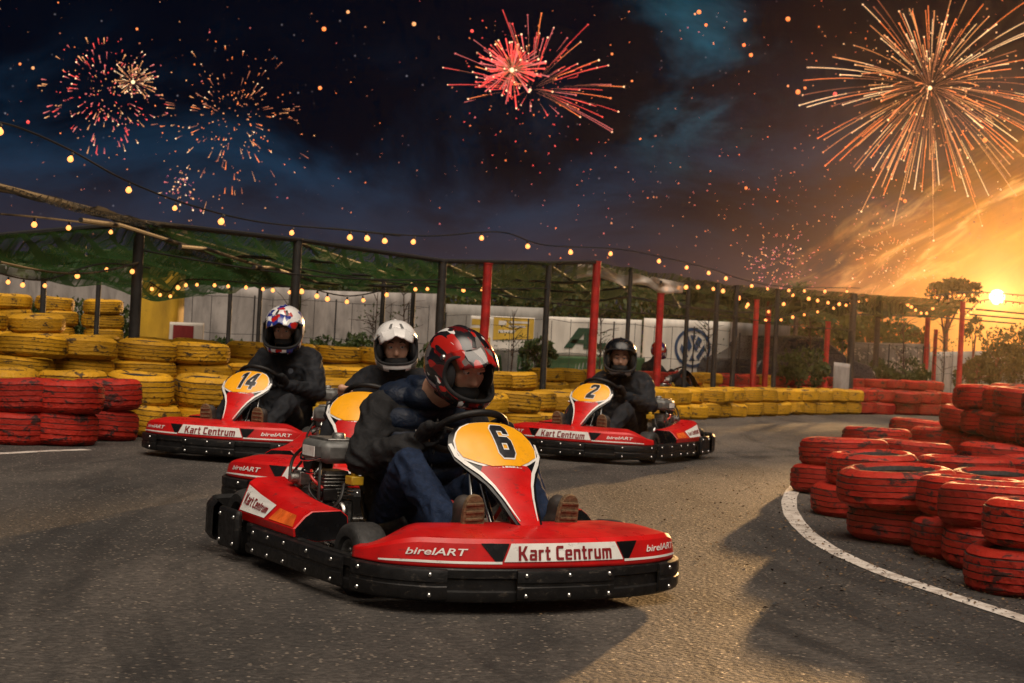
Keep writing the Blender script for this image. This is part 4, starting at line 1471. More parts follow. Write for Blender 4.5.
def make_driver(kart, label, S=(-.24, 0, .68), head=(-.12, 0, .95), yaw=0, pitch=8, roll=0, mats=None, hmats=None, visor=False, peak=True,
                voxel=.013, vest=False, detail=False, panel=False, hand_l=None, knees=None, bare=False, hscale=1.0, shoes=True, bulk=1.15):
    S = Vector(S); head = Vector(head)
    jm, lm = mats
    f = Fig()
    hip = Vector((-.22, 0, .20))
    # torso
    f.ell(hip, (.15, .175, .13), 1)
    midp = hip.lerp(S, .45); midp.x -= .03
    B_ = bulk
    for q in (-1, 1):
        f.limb(hip + Vector((-.02, q * .07, .05)), midp + Vector((0, q * .07, 0)), .125 * B_, .128 * B_, 0)
        f.limb(midp + Vector((0, q * .07, 0)), S + Vector((0, q * .09, -.10)), .13 * B_, .125 * B_, 0)
        f.limb(S + Vector((0, q * .17, -.03)), S + Vector((.01, q * .03, .02)), .082 * B_, .088, 0)
    HM = head_matrix(head, yaw, pitch, roll)
    nb = HM @ Vector((-.03, 0, -.10))
    f.limb(S + Vector((.01, 0, .03)), nb, .082, .070, 2 if not detail else 3)
    if detail:
        f.limb(S + Vector((.03, 0, .02)), S.lerp(nb, .45), .085, .075, 0)
    # head and face
    hd = lambda v: HM @ (Vector(v) + Vector((.014, 0, .004)))
    R3 = HM.to_3x3()
    f.ell(hd((-.01, 0, .02)), (.096, .076, .110), 3, R3)
    f.ell(hd((.035, 0, -.06)), (.058, .055, .060), 3, R3)
    f.limb(hd((.088, 0, .012)), hd((.112, 0, -.030)), .011, .016, 3)
    f.limb(hd((.100, .014, -.034)), hd((.100, -.014, -.034)), .011, .011, 3)
    f.limb(hd((.084, .046, .034)), hd((.090, .012, .032)), .012, .012, 3)
    f.limb(hd((.084, -.046, .034)), hd((.090, -.012, .032)), .012, .012, 3)
    for sg in (-1, 1):
        f.limb(hd((.066, sg * .045, -.018)), hd((.066, sg * .035, -.045)), .026, .026, 3)
        f.ell(hd((-.01, sg * .078, .0)), (.02, .012, .03), 3, R3)
    f.limb(hd((.086, -.02, -.066)), hd((.086, .02, -.066)), .012, .012, 3)
    f.limb(hd((.082, -.012, -.096)), hd((.082, .012, -.096)), .02, .02, 3)
    # arms
    sa = Vector((-.55, 0, .83)).normalized()
    SQ = Matrix.Translation((.265, 0, .60)) @ sa.to_track_quat('Z', 'Y').to_matrix().to_4x4()
    hands = []
    for sg in (-1, 1):
        sh = S + Vector((.01, sg * .19, -.03))
        if hand_l is not None and sg == 1 and False:
            pass
        rimp = Vector((.265, sg * .152, .585))
        if bare and sg == bare:
            rimp = Vector((.30, sg * .14, .62))
        wr = rimp + Vector((-.075, sg * .035, -.035))
        mid_ = sh.lerp(wr, .5)
        el = mid_ + Vector((-.05, sg * .13, -.14))
        f.limb(sh, el, .076 * B_, .062 * B_, 0)
        if bare and sg == bare:
            f.limb(el, el.lerp(wr, .3), .055, .052, 0)
            f.limb(el.lerp(wr, .35), wr, .042, .030, 3)
        else:
            f.limb(el, wr, .060 * B_, .042, 0)
        hands.append((rimp, wr, sg))
        if detail:
            f.limb(wr + (wr - el).normalized() * -.005, wr + (wr - el).normalized() * .03, .026, .026, 3)
    # legs
    ft = []
    for sg in (-1, 1):
        hp = Vector((-.19, sg * .10, .20))
        kn = Vector(knees[0 if sg < 0 else 1]) if knees else Vector((.24, sg * .225, .42))
        an = Vector((.61, sg * .20, .215))
        f.limb(hp, kn, .098, .076, 1)
        f.limb(kn, kn.lerp(an, .35) + Vector((-.015, 0, -.005)), .074, .072, 1)
        f.limb(kn.lerp(an, .35) + Vector((-.015, 0, -.005)), an, .070, .056, 1)
        ft.append((an, sg))
    body = f.finish('person', voxel, [jm, lm, M['pad'], M['skin']], 2, .013)
    tag(body, label, 'person', 'kart drivers')
    body.matrix_world = kart.matrix_basis
    # eyes
    for sg in (-1, 1):
        e = MB().ball(hd((.0795, sg * .032, .010)), .0145, 16, 12).build('eye', M['eyewhite'], body)
        MB().ball(hd((.0905, sg * .032 + .001, .008)), .0062, 12, 8).build('iris', M['iris'], e)
        MB().tube(catmull([hd((.088, sg * .052, .030)), hd((.098, sg * .036, .040)), hd((.1, sg * .016, .034))], 4), [.003] + [.0045] * 7 + [.003], 6).build('eyebrow', M['hair'], body)
        lid = MB().capsule(hd((.090, sg * .046, .020)), hd((.093, sg * .018, .020)), .0075, .0075, 8, 4)
        lid.build('eyelid', M['skin'], body)
    # balaclava over mouth
    bl = MB().ball(hd((.045, 0, -.083)), (.075, .072, .045), 20, 14, R3)
    bl.build('neck_scarf', M['pad'], body)
    make_helmet(body, HM @ Matrix.Translation((0, 0, .012)) @ Matrix.Scale(hscale, 4), hmats, visor, peak)
    for rimp, wr, sg in hands:
        T = Vector((sa.z, 0, -sa.x)) if True else None
        sk = bool(bare and sg == bare)
        add_hand(body, rimp, Vector((.83, 0, .55)), sa, wr, M['skin'] if sk else None, sk)
    if shoes:
        for an, sg in ft:
            toe = an + Vector((.075, sg * .01, .15)); heel = an + Vector((.045, 0, -.075))
            sfig = MB()
            sfig.capsule(heel + Vector((-.03, 0, .01)), toe + Vector((-.035, 0, -.02)), .042, .044)
            sfig.capsule(an + Vector((-.02, 0, 0)), an.lerp(toe, .5), .05, .045)
            me = remesh(sfig, 'shoe', .010, 2); me.materials.append(M['shoe'])
            o = bpy.data.objects.new('shoe', me); COL.objects.link(o); o.parent = body
            ax = (toe - heel)
            L = ax.length + .075
            zc = ax.normalized(); nx = Vector((zc.z, 0, -zc.x)).normalized(); yy = zc.cross(nx)
            Mt = Matrix((( nx.x, yy.x, zc.x, 0), (nx.y, yy.y, zc.y, 0), (nx.z, yy.z, zc.z, 0), (0, 0, 0, 1)))
            cc = (heel + toe) / 2 + nx * .030
            outl = []
            for q in range(28):
                a = 2 * pi * q / 28
                z_ = sin(a) * L / 2; wd = .050 * (1 + .12 * sin(a) - .10 * cos(2 * a))
                outl.append((math.copysign(abs(cos(a)) ** .8, cos(a)) * wd, z_))
            # prism axis -> nx ; polygon x -> yy, y -> zc
            PM = Matrix(((yy.x, zc.x, nx.x, cc.x), (yy.y, zc.y, nx.y, cc.y), (yy.z, zc.z, nx.z, cc.z), (0, 0, 0, 1)))
            sl = MB().prism(outl, .022, PM)
            for q in range(-4, 5):
                sl.box(PM @ Vector((0, q * L / 10.5, .024)), (.006, .075, .012), Mt.to_3x3())
            sl.build('sole', M['sole'], o, bevel=.004)
    if vest:
        v = Fig()
        v.limb(hip + Vector((-.02, -.06, .10)), midp + Vector((0, -.06, 0)), .140, .145, 0)
        v.limb(hip + Vector((-.02, .06, .10)), midp + Vector((0, .06, 0)), .140, .145, 0)
        v.limb(midp + Vector((0, -.06, 0)), S + Vector((0, -.085, -.10)), .148, .142, 0)
        v.limb(midp + Vector((0, .06, 0)), S + Vector((0, .085, -.10)), .148, .142, 0)
        v.limb(S + Vector((0, -.10, -.01)), S + Vector((.01, .10, -.01)), .098, .098, 0)
        v.limb(S + Vector((.0, -.04, .03)), S.lerp(nb, .40) + Vector((0, -.03, 0)), .092, .080, 0)
        v.limb(S + Vector((.0, .04, .03)), S.lerp(nb, .40) + Vector((0, .03, 0)), .092, .080, 0)
        vo_ = v.finish('quilted_vest', .010, [M['navy']], 2, .006)
        up = (S - hip).normalized()
        me = vo_.data
        nr = [q.normal.copy() for q in me.vertices]
        for q in me.vertices:
            d = (q.co - hip).dot(up)
            q.co += nr[q.index] * (.026 * abs(sin(d * pi / .085)) ** .6 - .004)
        vo_.parent = body
        zp = MB().tube(catmull([S + Vector((.125, .01, .04)), S + Vector((.14, .01, -.08)), midp + Vector((.16, .01, 0))], 6), .006, 6).build('zip', M['steel'], vo_)
        tg_ = MB()
        tv, tf, tw, th = text_verts('n', .02)
        pk_ = MB().tube(catmull([S + Vector((.10, -.10, .0)), S + Vector((.13, -.09, -.05)), S + Vector((.135, -.085, -.11))], 5), .007, 6).build('cord', M['white'], vo_)
    if panel:
        for sg in (-1, 1):
            g = MB().ball(S + Vector((.085, sg * .075, -.13)), (.065, .065, .11), 16, 12, Euler((0, radians(-8), radians(sg * 20))).to_matrix())
            g.build('chest_panel', M['slatepanel'], body)
    return body


def helmet_mat(name, cols, scale, rot=(0, 0, 0), sc=(1, 1, 1), lines=None, loc=(0, 0, 0)):
    m, t, b = new_mat(name)
    p = t.node('ShaderNodeTexCoord').outputs['Object']
    q = t.mapping(p, loc=loc, rot=rot, sc=sc)
    dn = t.node('ShaderNodeTexNoise'); dn.inputs['Scale'].default_value = 9; t.l.new(q, dn.inputs['Vector'])
    q2 = t.vmath('ADD', q, t.vmath('MULTIPLY', dn.outputs['Color'], (.09, .09, .09)))
    v = t.node('ShaderNodeTexVoronoi', distance='MANHATTAN'); v.inputs['Scale'].default_value = scale; t.l.new(q2, v.inputs['Vector'])
    s = t.node('ShaderNodeSeparateColor'); t.l.new(v.outputs['Color'], s.inputs[0])
    n = len(cols)
    c = t.ramp(s.outputs[0], [(i / n, k) for i, k in enumerate(cols)], 'CONSTANT')
    if lines:
        e = t.node('ShaderNodeTexVoronoi', feature='DISTANCE_TO_EDGE'); e.inputs['Scale'].default_value = scale; t.l.new(q2, e.inputs['Vector'])
        c = t.mix(t.math('LESS_THAN', e.outputs['Distance'], lines[1]), c, lines[0])
    t.set(b.inputs['Base Color'], c)
    b.inputs['Roughness'].default_value = .25; b.inputs['Coat Weight'].default_value = .6; b.inputs['Coat Roughness'].default_value = .1
    return m


R_, DR, BK, GY, WH, BL = (.42, .014, .010), (.12, .006, .007), (.012, .012, .014), (.16, .14, .13), (.72, .70, .68), (.02, .035, .22)
H6 = [helmet_mat('red flame helmet', [R_, BK, DR, R_, GY, DR, BK, R_, WH, DR, BK], 21, (.4, .5, .2), (.55, 1.8, 1.1)),
      helmet_mat('red flame peak', [R_, DR, BK, R_, GY], 17, (.2, .3, .5), (.5, 2.0, 1)), M['gloss']]
H14 = [helmet_mat('white blue red helmet', [WH, BL, WH, R_, WH, WH, BL, WH], 17, (0, .3, 0), (1.6, 1.6, .45)),
       helmet_mat('white blue red peak', [WH, R_, WH, BL], 16, (0, 0, 0), (.7, 1.5, 1)), M['gloss']]
Hw = [simple('white helmet shell', (.74, .72, .70), .22, coat=.5, var=.06), simple('white helmet peak', (.72, .70, .68), .25, coat=.4, var=.06), M['grey']]
H2 = [helmet_mat('black grey helmet', [BK, BK, GY, BK, (.05, .05, .055)], 9, (.4, .2, .1), (.8, 1.2, 1.4)), M['gloss'], M['gloss']]
H7 = [helmet_mat('far red white blue helmet', [WH, R_, BL, WH], 10), M['gloss'], M['gloss']]

make_driver(KARTS['6'], 'driver leaning over the wheel in red patterned helmet, navy quilted vest and jeans', S=(-.13, -.02, .68), head=(.175, -.01, .862), yaw=10, pitch=19, roll=0,
            mats=(M['jacket'], M['jeans']), hmats=H6, voxel=.0085, vest=True, detail=True, knees=((.22, -.235, .45), (.30, .235, .46)))
make_driver(KARTS['14'], 'driver in white, blue and red helmet with dark jacket looking down in the left kart', S=(-.25, 0, .77), head=(-.12, 0, .975), yaw=16, pitch=13, hscale=1.2, bulk=1.25,
            mats=(M['suit'], M['suit']), hmats=H14, panel=True)
make_driver(KARTS['8'], 'driver in plain white helmet with bare forearm, seated behind the foreground driver', S=(-.25, 0, .71), head=(-.11, .02, .905), yaw=18, pitch=6, roll=4,
            mats=(M['suit'], M['suit']), hmats=Hw, bare=-1)
make_driver(KARTS['2'], 'driver in black and grey helmet with raised visor and black suit, right of centre', S=(-.24, 0, .68), head=(-.12, 0, .875), yaw=26, pitch=6, hscale=1.15, bulk=1.35,
            mats=(M['suit'], M['suit']), hmats=H2, visor=True, peak=False)
make_driver(KARTS['7'], 'small distant driver in red, white and blue helmet before the round emblem banner', voxel=.03, mats=(M['suit'], M['suit']), hmats=H7, visor=False, peak=False, yaw=40, shoes=False)

# ------------------------------------------------------------------ posts and beams
def post(kind, top, Y, r, label, group, base=(None, None)):
    """round post from the ground up to the pixel top at depth Y, leaning a little"""
    t_ = P(top[0], top[1], Y)
    b = Vector((t_.x + (base[0] or 0), Y, 0))
    mb = MB()
    n = 6
    pts = [b.lerp(t_, i / n) + Vector((noise.noise(Vector((i * .8, Y, top[0]))) * .006, 0, 0)) for i in range(n + 1)]
    mb.tube(pts, [r * (1.08 - .1 * i / n) for i in range(n + 1)], 12)
    mb.tube([t_, t_ + Vector((0, 0, .012))], r * 1.15, 12)
    mb.lathe([(r * 1.5, 0), (r * 1.5, .02), (r * 1.15, .03)], 12, Matrix.Translation(b))
    o = mb.build('red_post' if kind == 'red' else 'dark_post', M['postred' if kind == 'red' else 'postdark'])
    return tag(o, label, 'post', group)


darkp = [((140, 222), 15.9, .055, 'thick dark post left of the yellow pillar, holding the net corner'),
         ((298, 240), 18.2, .052, 'dark post behind the white and blue helmet'),
         ((443, 262), 20.2, .055, 'thick dark post above the red helmet'),
         ((549, 264), 22.4, .042, 'dark post between the yellow poster and the letter banner'),
         ((631, 268), 24.6, .034, 'thin dark post between the two red posts'),
         ((689, 278), 26.6, .036, 'thin dark post crossing the round emblem'),
         ((718, 284), 27.4, .045, 'dark post just right of the round emblem'),
         ((737, 286), 28.4, .045, 'dark post right of the emblem banner edge'),
         ((778, 290), 30.0, .045, 'dark post by the parked car'),
         ((854, 294), 33.5, .075, 'thick dark post in front of the patterned hoarding'),
         ((879, 296), 35.0, .06, 'dark post right of the pale panel board'),
         ((385, 262), 24.0, .035, 'slim dark post behind the white helmet'),
         ((415, 264), 25.0, .035, 'slim dark post left of the red helmet'),
         ((232, 262), 22.5, .03, 'slim dark post before the pale wall at left'),
         ((262, 262), 23.0, .03, 'slim dark post before the red poster wall'),
         ((45, 262), 21.5, .04, 'dark post at the far left under the net'),
         ((100, 262), 22.0, .035, 'second dark post from the left under the net')]
for top, Y, r, lab in darkp:
    post('dark', top, Y, r, lab, 'dark posts of the net frame')
redp = [((488, 264), 21.0, .060, 'red post above the red helmet, holding the net'),
        ((597, 262), 23.4, .060, 'thick red post left of the black helmet'),
        ((661, 294), 25.2, .056, 'red post left of the round emblem banner'),
        ((757, 300), 29.2, .05, 'red post left of the parked car'),
        ((769, 302), 30.6, .055, 'red post at the parked car'),
        ((828, 322), 32.5, .055, 'red post left of the pale panel board'),
        ((928, 318), 37.0, .06, 'first red post below the round tree crown'),
        ((936, 330), 38.5, .05, 'thin red post below the round tree crown'),
        ((963, 302), 36.2, .06, 'right red post below the round tree crown')]
for top, Y, r, lab in redp:
    post('red', top, Y, r, lab, 'red posts of the net frame')

edge = [P(-60, 170, 10.4), P(0, 187, 11.6), P(140, 222, 15.9), P(298, 240, 18.2), P(443, 261, 20.2), P(549, 263, 22.4), P(597, 262, 23.4),
        P(661, 280, 25.4), P(737, 285, 28.4), P(854, 293, 33.5), P(963, 300, 37.0), P(1060, 306, 40)]


def beam(name, pts, r, label, cat, mat_=None):
    o = MB().tube(pts, r, 8).build(name, mat_ or M['cable'])
    return tag(o, label, cat)


beam('front_beam', edge[:7], .028, 'long dark top beam along the front edge of the nets', 'beam')
beam('cross_beam', [P(-60, 246, 13.0), P(0, 236, 14.2), P(140, 223, 15.8)], .03, 'dark cross beam joining the left post at the net corner', 'beam')

# shade nets: sagging sheets hung from the front beam back to a rear line
def net(name, a, b, depth, drop, sag, mat_, label, seed, back_dx=.0, front_dz=0.0, waves=7):
    nu, nv = 40, 26

    def fn(i, j):
        u, v = i / (nu - 1), j / (nv - 1)
        p = a.lerp(b, u) + Vector((back_dx * v, depth * v, -drop * v + front_dz))
        k = sin(pi * ((v * 3) % 1.0)) * sag * .6 + sin(pi * ((u * 2) % 1.0)) * sag * .5
        k += sag * .9 * (noise.noise(Vector((u * waves, v * 3, seed))) + .5 * noise.noise(Vector((u * waves * 2.4, v * 8, seed + 5))))
        return p - Vector((0, 0, k)) * (1 if 0 < j else .25)
    o = MB().grid(fn, nu, nv).build(name, mat_, sharp=180)
    return tag(o, label, 'net', 'shade nets over the tyre walls')


net('shade_net', edge[0], edge[2], 3.2, -.05, .05, M['wirenet'], 'see-through wire netting at the far left under the top beam', 1.0, .2)
net('shade_net', P(-80, 240, 13.2), P(150, 224, 15.9), 6.5, .26, .11, M['net'], 'dark green shade net at the far left behind the cross beam', 2.0, .6)
net('shade_net', edge[2], edge[3], 6.5, .26, .12, M['net'], 'dark green shade net between the first two dark posts', 3.0, .5)
net('shade_net', edge[3], edge[4], 6.5, .22, .12, M['net'], 'dark green shade net right of the second dark post', 4.0, .8)
net('shade_net', edge[4], edge[6], 7.0, .20, .12, M['net2'], 'olive shade net above the yellow poster', 5.0, 1.0)
net('shade_net', edge[6], edge[8], 6.0, .20, .12, M['net2'], 'olive shade net behind the pale tarpaulin', 6.0, 1.2)
net('shade_net', edge[8], edge[9] + Vector((0, 0, .02)), 7.0, .24, .14, M['net2'], 'olive shade net sagging over the parked car', 7.0, 1.4)
net('shade_net', edge[9], edge[10], 6.0, .2, .13, M['net2'], 'olive shade net left of the round tree crown', 8.0, 1.4)


def curtain(a, b, h, mat_, label, seed, sway=.12, gather=5):
    def fn(i, j):
        u, v = i / 39, j / 13
        p = a.lerp(b, u)
        hh = .62 * h * (1 - .35 * abs(sin(pi * u * gather / 2)) + .15 * noise.noise(Vector((u * 4, 2, seed))))
        return p + Vector((0, sway * sin(u * 26 + seed) * (.3 + v) + .1 * noise.noise(Vector((u * 9, v * 3, seed))), -hh * v))
    o = MB().grid(fn, 40, 14).build('hanging_net', mat_, sharp=180)
    return tag(o, label, 'net', 'net edges hanging from the beams')


curtain(P(578, 262, 23.6), P(684, 283, 26.0), .40, M['tarp'], 'pale tarpaulin hanging across the top of the red posts', 1.3)
curtain(P(-40, 246, 16), P(150, 262, 19.5), .34, M['net'], 'dark net edge drooping at the far left', 2.1)
curtain(P(150, 262, 20), P(300, 270, 22), .40, M['net'], 'dark net edge drooping above the yellow pillar', 3.7)
curtain(P(300, 266, 22), P(445, 272, 24), .34, M['net'], 'dark net edge drooping behind the white helmet', 4.4)
curtain(P(445, 268, 24), P(560, 276, 26), .36, M['net2'], 'olive net edge drooping above the yellow poster', 5.2)
curtain(P(690, 288, 28), P(790, 296, 31), .50, M['net2'], 'olive net edge drooping right of the round emblem', 6.6)
curtain(P(790, 293, 32), P(905, 300, 35.5), .75, M['net2'], 'olive net edge drooping over the patterned hoarding', 7.9)
curtain(P(-40, 262, 19), P(150, 274, 22), .30, M['net2'], 'farther olive net edge at the far left', 8.3)
curtain(P(190, 268, 24), P(445, 280, 27), .36, M['net2'], 'farther olive net edge before the pale hoarding', 9.1, gather=8)
# pipes carrying the nets
for k, (a_, lab) in enumerate(zip(edge[2:10], ['first', 'second', 'third', 'fourth', 'fifth', 'sixth', 'seventh', 'eighth'])):
    tag(MB().tube([a_ + Vector((0, 0, -.03)), a_ + Vector((.5, 3.2, -.12)), a_ + Vector((1.0, 6.6, -.25))], .022, 8).build('net_pipe', M['cable']),
        'dark pipe running back under the nets, %s from the left' % lab, 'pipe', 'pipes under the nets')
for dy, dz, lab in ((2.2, -.14, 'near'), (4.4, -.20, 'middle'), (6.6, -.27, 'rear')):
    tag(MB().tube([e_ + Vector((.15 * dy, dy, dz + .05 * sin(i * 2.1))) for i, e_ in enumerate(edge)], .020, 8).build('net_rail', M['cable']), '%s long dark rail under the nets, parallel to the front beam' % lab, 'rail')
# bare wires of the frame
for i, (a, b, lab) in enumerate([((P(140, 250, 15.9)), (P(443, 280, 20.2)), 'dark wire between the left posts below the net'),
                                 ((P(298, 268, 18.2)), (P(549, 288, 22.4)), 'dark wire across the middle posts below the net'),
                                 ((P(443, 285, 20.2)), (P(737, 318, 28.4)), 'dark wire crossing before the banners'),
                                 ((P(661, 300, 25.2)), (P(854, 330, 33.5)), 'dark wire crossing before the parked car'),
                                 ((P(0, 262, 12.0)), (P(140, 262, 15.9)), 'dark wire at the far left below the net')]):
    pts = [a.lerp(b, k / 14) - Vector((0, 0, .10 * sin(pi * k / 14))) for k in range(15)]
    tag(MB().tube(pts, .010, 6).build('frame_wire', M['cable']), lab, 'wire', 'wires of the net frame')

# ------------------------------------------------------------------ walls, banners, posters
def cloth_mat(name, col, streak=.35):
    m, t, b = new_mat(name)
    p = t.node('ShaderNodeTexCoord').outputs['Object']
    n = t.noise(t.mapping(p, sc=(1.2, 1, .35)), 2.4, 6, .6, .3); n2 = t.noise(p, 9, 5, .65)
    c = t.mix(t.ss(n, .3, .7), tuple(k * (1 - streak) for k in col), tuple(min(1, k * 1.12) for k in col))
    c = t.mix(t.ss(n2, .58, .75, 0, .4), c, tuple(k * .45 for k in col))
    t.set(b.inputs['Base Color'], c); b.inputs['Roughness'].default_value = .75
    bn = t.node('ShaderNodeBump'); bn.inputs['Strength'].default_value = .6; bn.inputs['Distance'].default_value = .05
    t.l.new(n, bn.inputs['Height']); t.l.new(bn.outputs[0], b.inputs['Normal'])
    return m


M['wallwhite'] = cloth_mat('pale hoarding', (.36, .32, .29), .5)
M['bannerwhite'] = cloth_mat('white banner cloth', (.66, .60, .52), .2)
M['bannergrey'] = cloth_mat('grey banner cloth', (.30, .28, .25))
M['banneryel'] = cloth_mat('yellow print', (.62, .38, .04), .3)
M['bannergreen'] = cloth_mat('green strip', (.035, .085, .025), .4)
M['bannerblue'] = simple('deep blue print', (.016, .05, .12), .6)
M['bannerdkgreen'] = simple('dark green print', (.012, .05, .022), .6)
M['pillar'] = cloth_mat('yellow tarpaulin', (.62, .36, .02), .4)
M['posterred'] = cloth_mat('red poster', (.30, .015, .015), .4)
M['carpaint'] = simple('dark grey car paint', (.035, .036, .04), .3, coat=.3)
M['carglass'] = simple('car glass', (.02, .025, .03), .08)
M['carwhite'] = simple('white car paint', (.6, .58, .55), .3, coat=.4)


def sheet(name, px0, px1, pt, pb, Y0, Y1, mat_, label, cat, wob=.03, seed=0.0, thick=.02, group=None, toground=False):
    """upright cloth or board: left/right pixel edges at depths Y0, Y1; top and bottom pixel rows given for the left edge as (pt,pb) or pairs"""
    ptl, ptr = pt if isinstance(pt, tuple) else (pt, pt)
    pbl, pbr = pb if isinstance(pb, tuple) else (pb, pb)
    tl, tr, bl, br = P(px0, ptl, Y0), P(px1, ptr, Y1), P(px0, pbl, Y0), P(px1, pbr, Y1)
    bl.x, br.x = tl.x, tr.x
    if toground: bl.z = br.z = 0.0
    nu, nv = 28, 10

    def fn(i, j):
        u, v = i / (nu - 1), j / (nv - 1)
        p = (tl.lerp(tr, u)).lerp(bl.lerp(br, u), v)
        return p + Vector((0, wob * noise.noise(Vector((u * 5, v * 2, seed + 3.3))), 0))
    o = MB().grid(fn, nu, nv).build(name, mat_, sharp=180)
    sm = o.modifiers.new('thick', 'SOLIDIFY'); sm.thickness = thick
    tag(o, label, cat, group)
    fr = (tl, tr, bl, br)
    return o, fr


def on_sheet(fr, u, v, off=.03):
    tl, tr, bl, br = fr
    n_ = (tr - tl).cross(bl - tl).normalized()
    if n_.y > 0: n_ = -n_
    return (tl.lerp(tr, u)).lerp(bl.lerp(br, u), v) + n_ * off


def lay(mb, fr, polys, off=.035, mi=0):
    for poly in polys:
        mb.add([on_sheet(fr, u, v, off) for u, v in poly], [tuple(range(len(poly)))], mi)


def text_on(fr, txt, u, v, hgt, wid, mat_, name, parent, bold=.02, shear=0, off=.04):
    vs, fs, w, h = text_verts(txt, bold, 0, 1.0, shear)
    mb = MB().add([on_sheet(fr, u + q.x / w * wid, v - q.y / h * hgt, off) for q in vs], fs)
    o = mb.build(name, mat_, parent, smooth=False)
    return o


HG = 'hoardings and banners behind the track'
# pale hoardings
sheet('hoarding', 172, 300, (284, 288), 350, 30, 30, M['wallwhite'], 'long pale hoarding behind the yellow pillar and the left kart', 'hoarding', .05, 1, group=HG, toground=True)
sheet('hoarding', 302, 444, (290, 294), 356, 31, 31, M['wallwhite'], 'pale hoarding behind the white-helmeted driver', 'hoarding', .06, 2, group=HG, toground=True)
sheet('hoarding', 446, 545, (304, 308), 356, 32, 32, M['bannergrey'], 'grey hoarding backing the yellow poster', 'hoarding', .05, 3, group=HG, toground=True)
o, fr = sheet('banner', 471, 535, (315, 318), 352, 31.5, 31.5, M['bannerwhite'], 'white and yellow printed banner above the red helmet', 'banner', .02, 4, group=HG)
mb = MB(); lay(mb, fr, [[(.36, .02), (.99, .02), (.99, .62), (.36, .66)], [(.02, .10), (.30, .10), (.30, .26), (.02, .26)], [(.02, .34), (.30, .34), (.26, .52), (.02, .52)], [(.02, .60), (.32, .60), (.32, .76), (.02, .76)]])
mb.build('yellow_print', M['banneryel'], o, smooth=False)
mb = MB(); lay(mb, fr, [[(.44, .12), (.56, .12), (.56, .24), (.44, .24)], [(.60, .12), (.92, .12), (.92, .18), (.60, .18)], [(.60, .24), (.86, .24), (.86, .30), (.60, .30)], [(.44, .38), (.70, .38), (.70, .46), (.44, .46)]], .04)
mb.build('pale_print', M['bannerwhite'], o, smooth=False)
o, fr = sheet('banner', 537, 642, (316, 320), (355, 360), 32.3, 32.3, M['bannerwhite'], 'white banner with one dark green letter left of the red post', 'banner', .02, 5, group=HG)
lt = MB()
lay(lt, fr, [[(.27, .78), (.35, .78), (.455, .40), (.455, .26), (.40, .26)], [(.455, .26), (.455, .78), (.535, .78), (.525, .26)], [(.35, .56), (.455, .56), (.455, .66), (.33, .66)], [(.585, .78), (.66, .78), (.67, .60), (.575, .66)]])
lt.build('letter_print', M['bannerdkgreen'], o, smooth=False)
o, fr = sheet('banner', 470, 645, (354, 358), (372, 380), 32.0, 32.0, M['bannergreen'], 'low green strip banner with pale writing under the letter banner', 'banner', .03, 6, group=HG)
mb = MB(); r3 = random.Random(5)
for (ua, ub) in ((.22, .46), (.60, .82)):       # writing too blurred to read: slanted pale strokes
    u = ua
    while u < ub:
        w = r3.uniform(.008, .016)
        lay(mb, fr, [[(u + .006, .28 + r3.uniform(0, .18)), (u + .006 + w * .5, .28), (u + w * .5, .72), (u, .72)]])
        if r3.random() < .6:
            lay(mb, fr, [[(u, .62), (u + w + .008, .62), (u + w + .008, .72), (u, .72)]], .037)
        u += w + .008
mb.build('pale_writing', M['bannergrey'], o, smooth=False)
# round emblem banner
o, fr = sheet('banner', 644, 730, (318, 322), (378, 382), 33.0, 33.6, M['bannerwhite'], 'white banner with a blue round letter emblem', 'banner', .02, 7, group=HG)
tl, tr, bl, br = fr
wd = (tr - tl).length; ht = (tl - bl).length
cu, cv = .57, .46
Rm = .41


def em(poly):      # metres in banner plane -> sheet coordinates
    return [(cu + x / wd, cv - y / ht) for x, y in poly]


mb = MB()
NN = 48
for k in range(NN):
    a, b = 2 * pi * k / NN, 2 * pi * (k + 1) / NN
    lay(mb, fr, [em([(Rm * cos(a), Rm * sin(a)), (Rm * cos(b), Rm * sin(b)), (Rm * .85 * cos(b), Rm * .85 * sin(b)), (Rm * .85 * cos(a), Rm * .85 * sin(a))])])


def stroke(x0, y0, x1, y1, w):
    return em([(x0 - w, y0), (x0 + w, y0), (x1 + w, y1), (x1 - w, y1)])


for sx in (-1, 1):
    lay(mb, fr, [em([(sx * Rm * x, Rm * y) for x, y in pl]) for pl in ([(.26, .60), (.52, .42), (.20, -.22), (.04, .06)], [(.62, .20), (.70, -.08), (.36, -.62), (.21, -.44)])])
lay(mb, fr, [em([(Rm * x, Rm * y) for x, y in ((-.17, .64), (.17, .64), (0, .24))]), em([(Rm * x, Rm * y) for x, y in ((-.16, -.66), (0, -.26), (.16, -.66))])])
mb.build('emblem', M['bannerblue'], o, smooth=False)
sheet('hoarding', 731, 790, (322, 326), (384, 388), 34.2, 35.0, M['wallwhite'], 'wrinkled pale hoarding right of the round emblem', 'hoarding', .12, 8, group=HG, toground=True)
sheet('panel_board', 834, 850, (362, 364), (388, 390), 33.0, 33.0, M['wallwhite'], 'small pale panel board standing right of the parked car', 'board', .01, 9, group=HG, toground=True)
o, fr = sheet('hoarding', 850, 930, (342, 344), 388, 36.5, 37.2, M['bannergrey'], 'hoarding with a broken white pattern near the right trees', 'hoarding', .06, 10, group=HG, toground=True)
mb = MB(); r3 = random.Random(11)
for k in range(110):
    u, v = r3.uniform(.02, .95), r3.uniform(.05, .5)
    w_, h_ = r3.uniform(.008, .03), r3.uniform(.015, .06)
    a = r3.uniform(-.02, .02)
    lay(mb, fr, [[(u + a, v), (u + w_ + a, v + .01), (u + w_ - a, v + h_), (u - a, v + h_)]], .06 + .0005 * k)
mb.build('white_pattern', M['bannerwhite'], o, smooth=False)
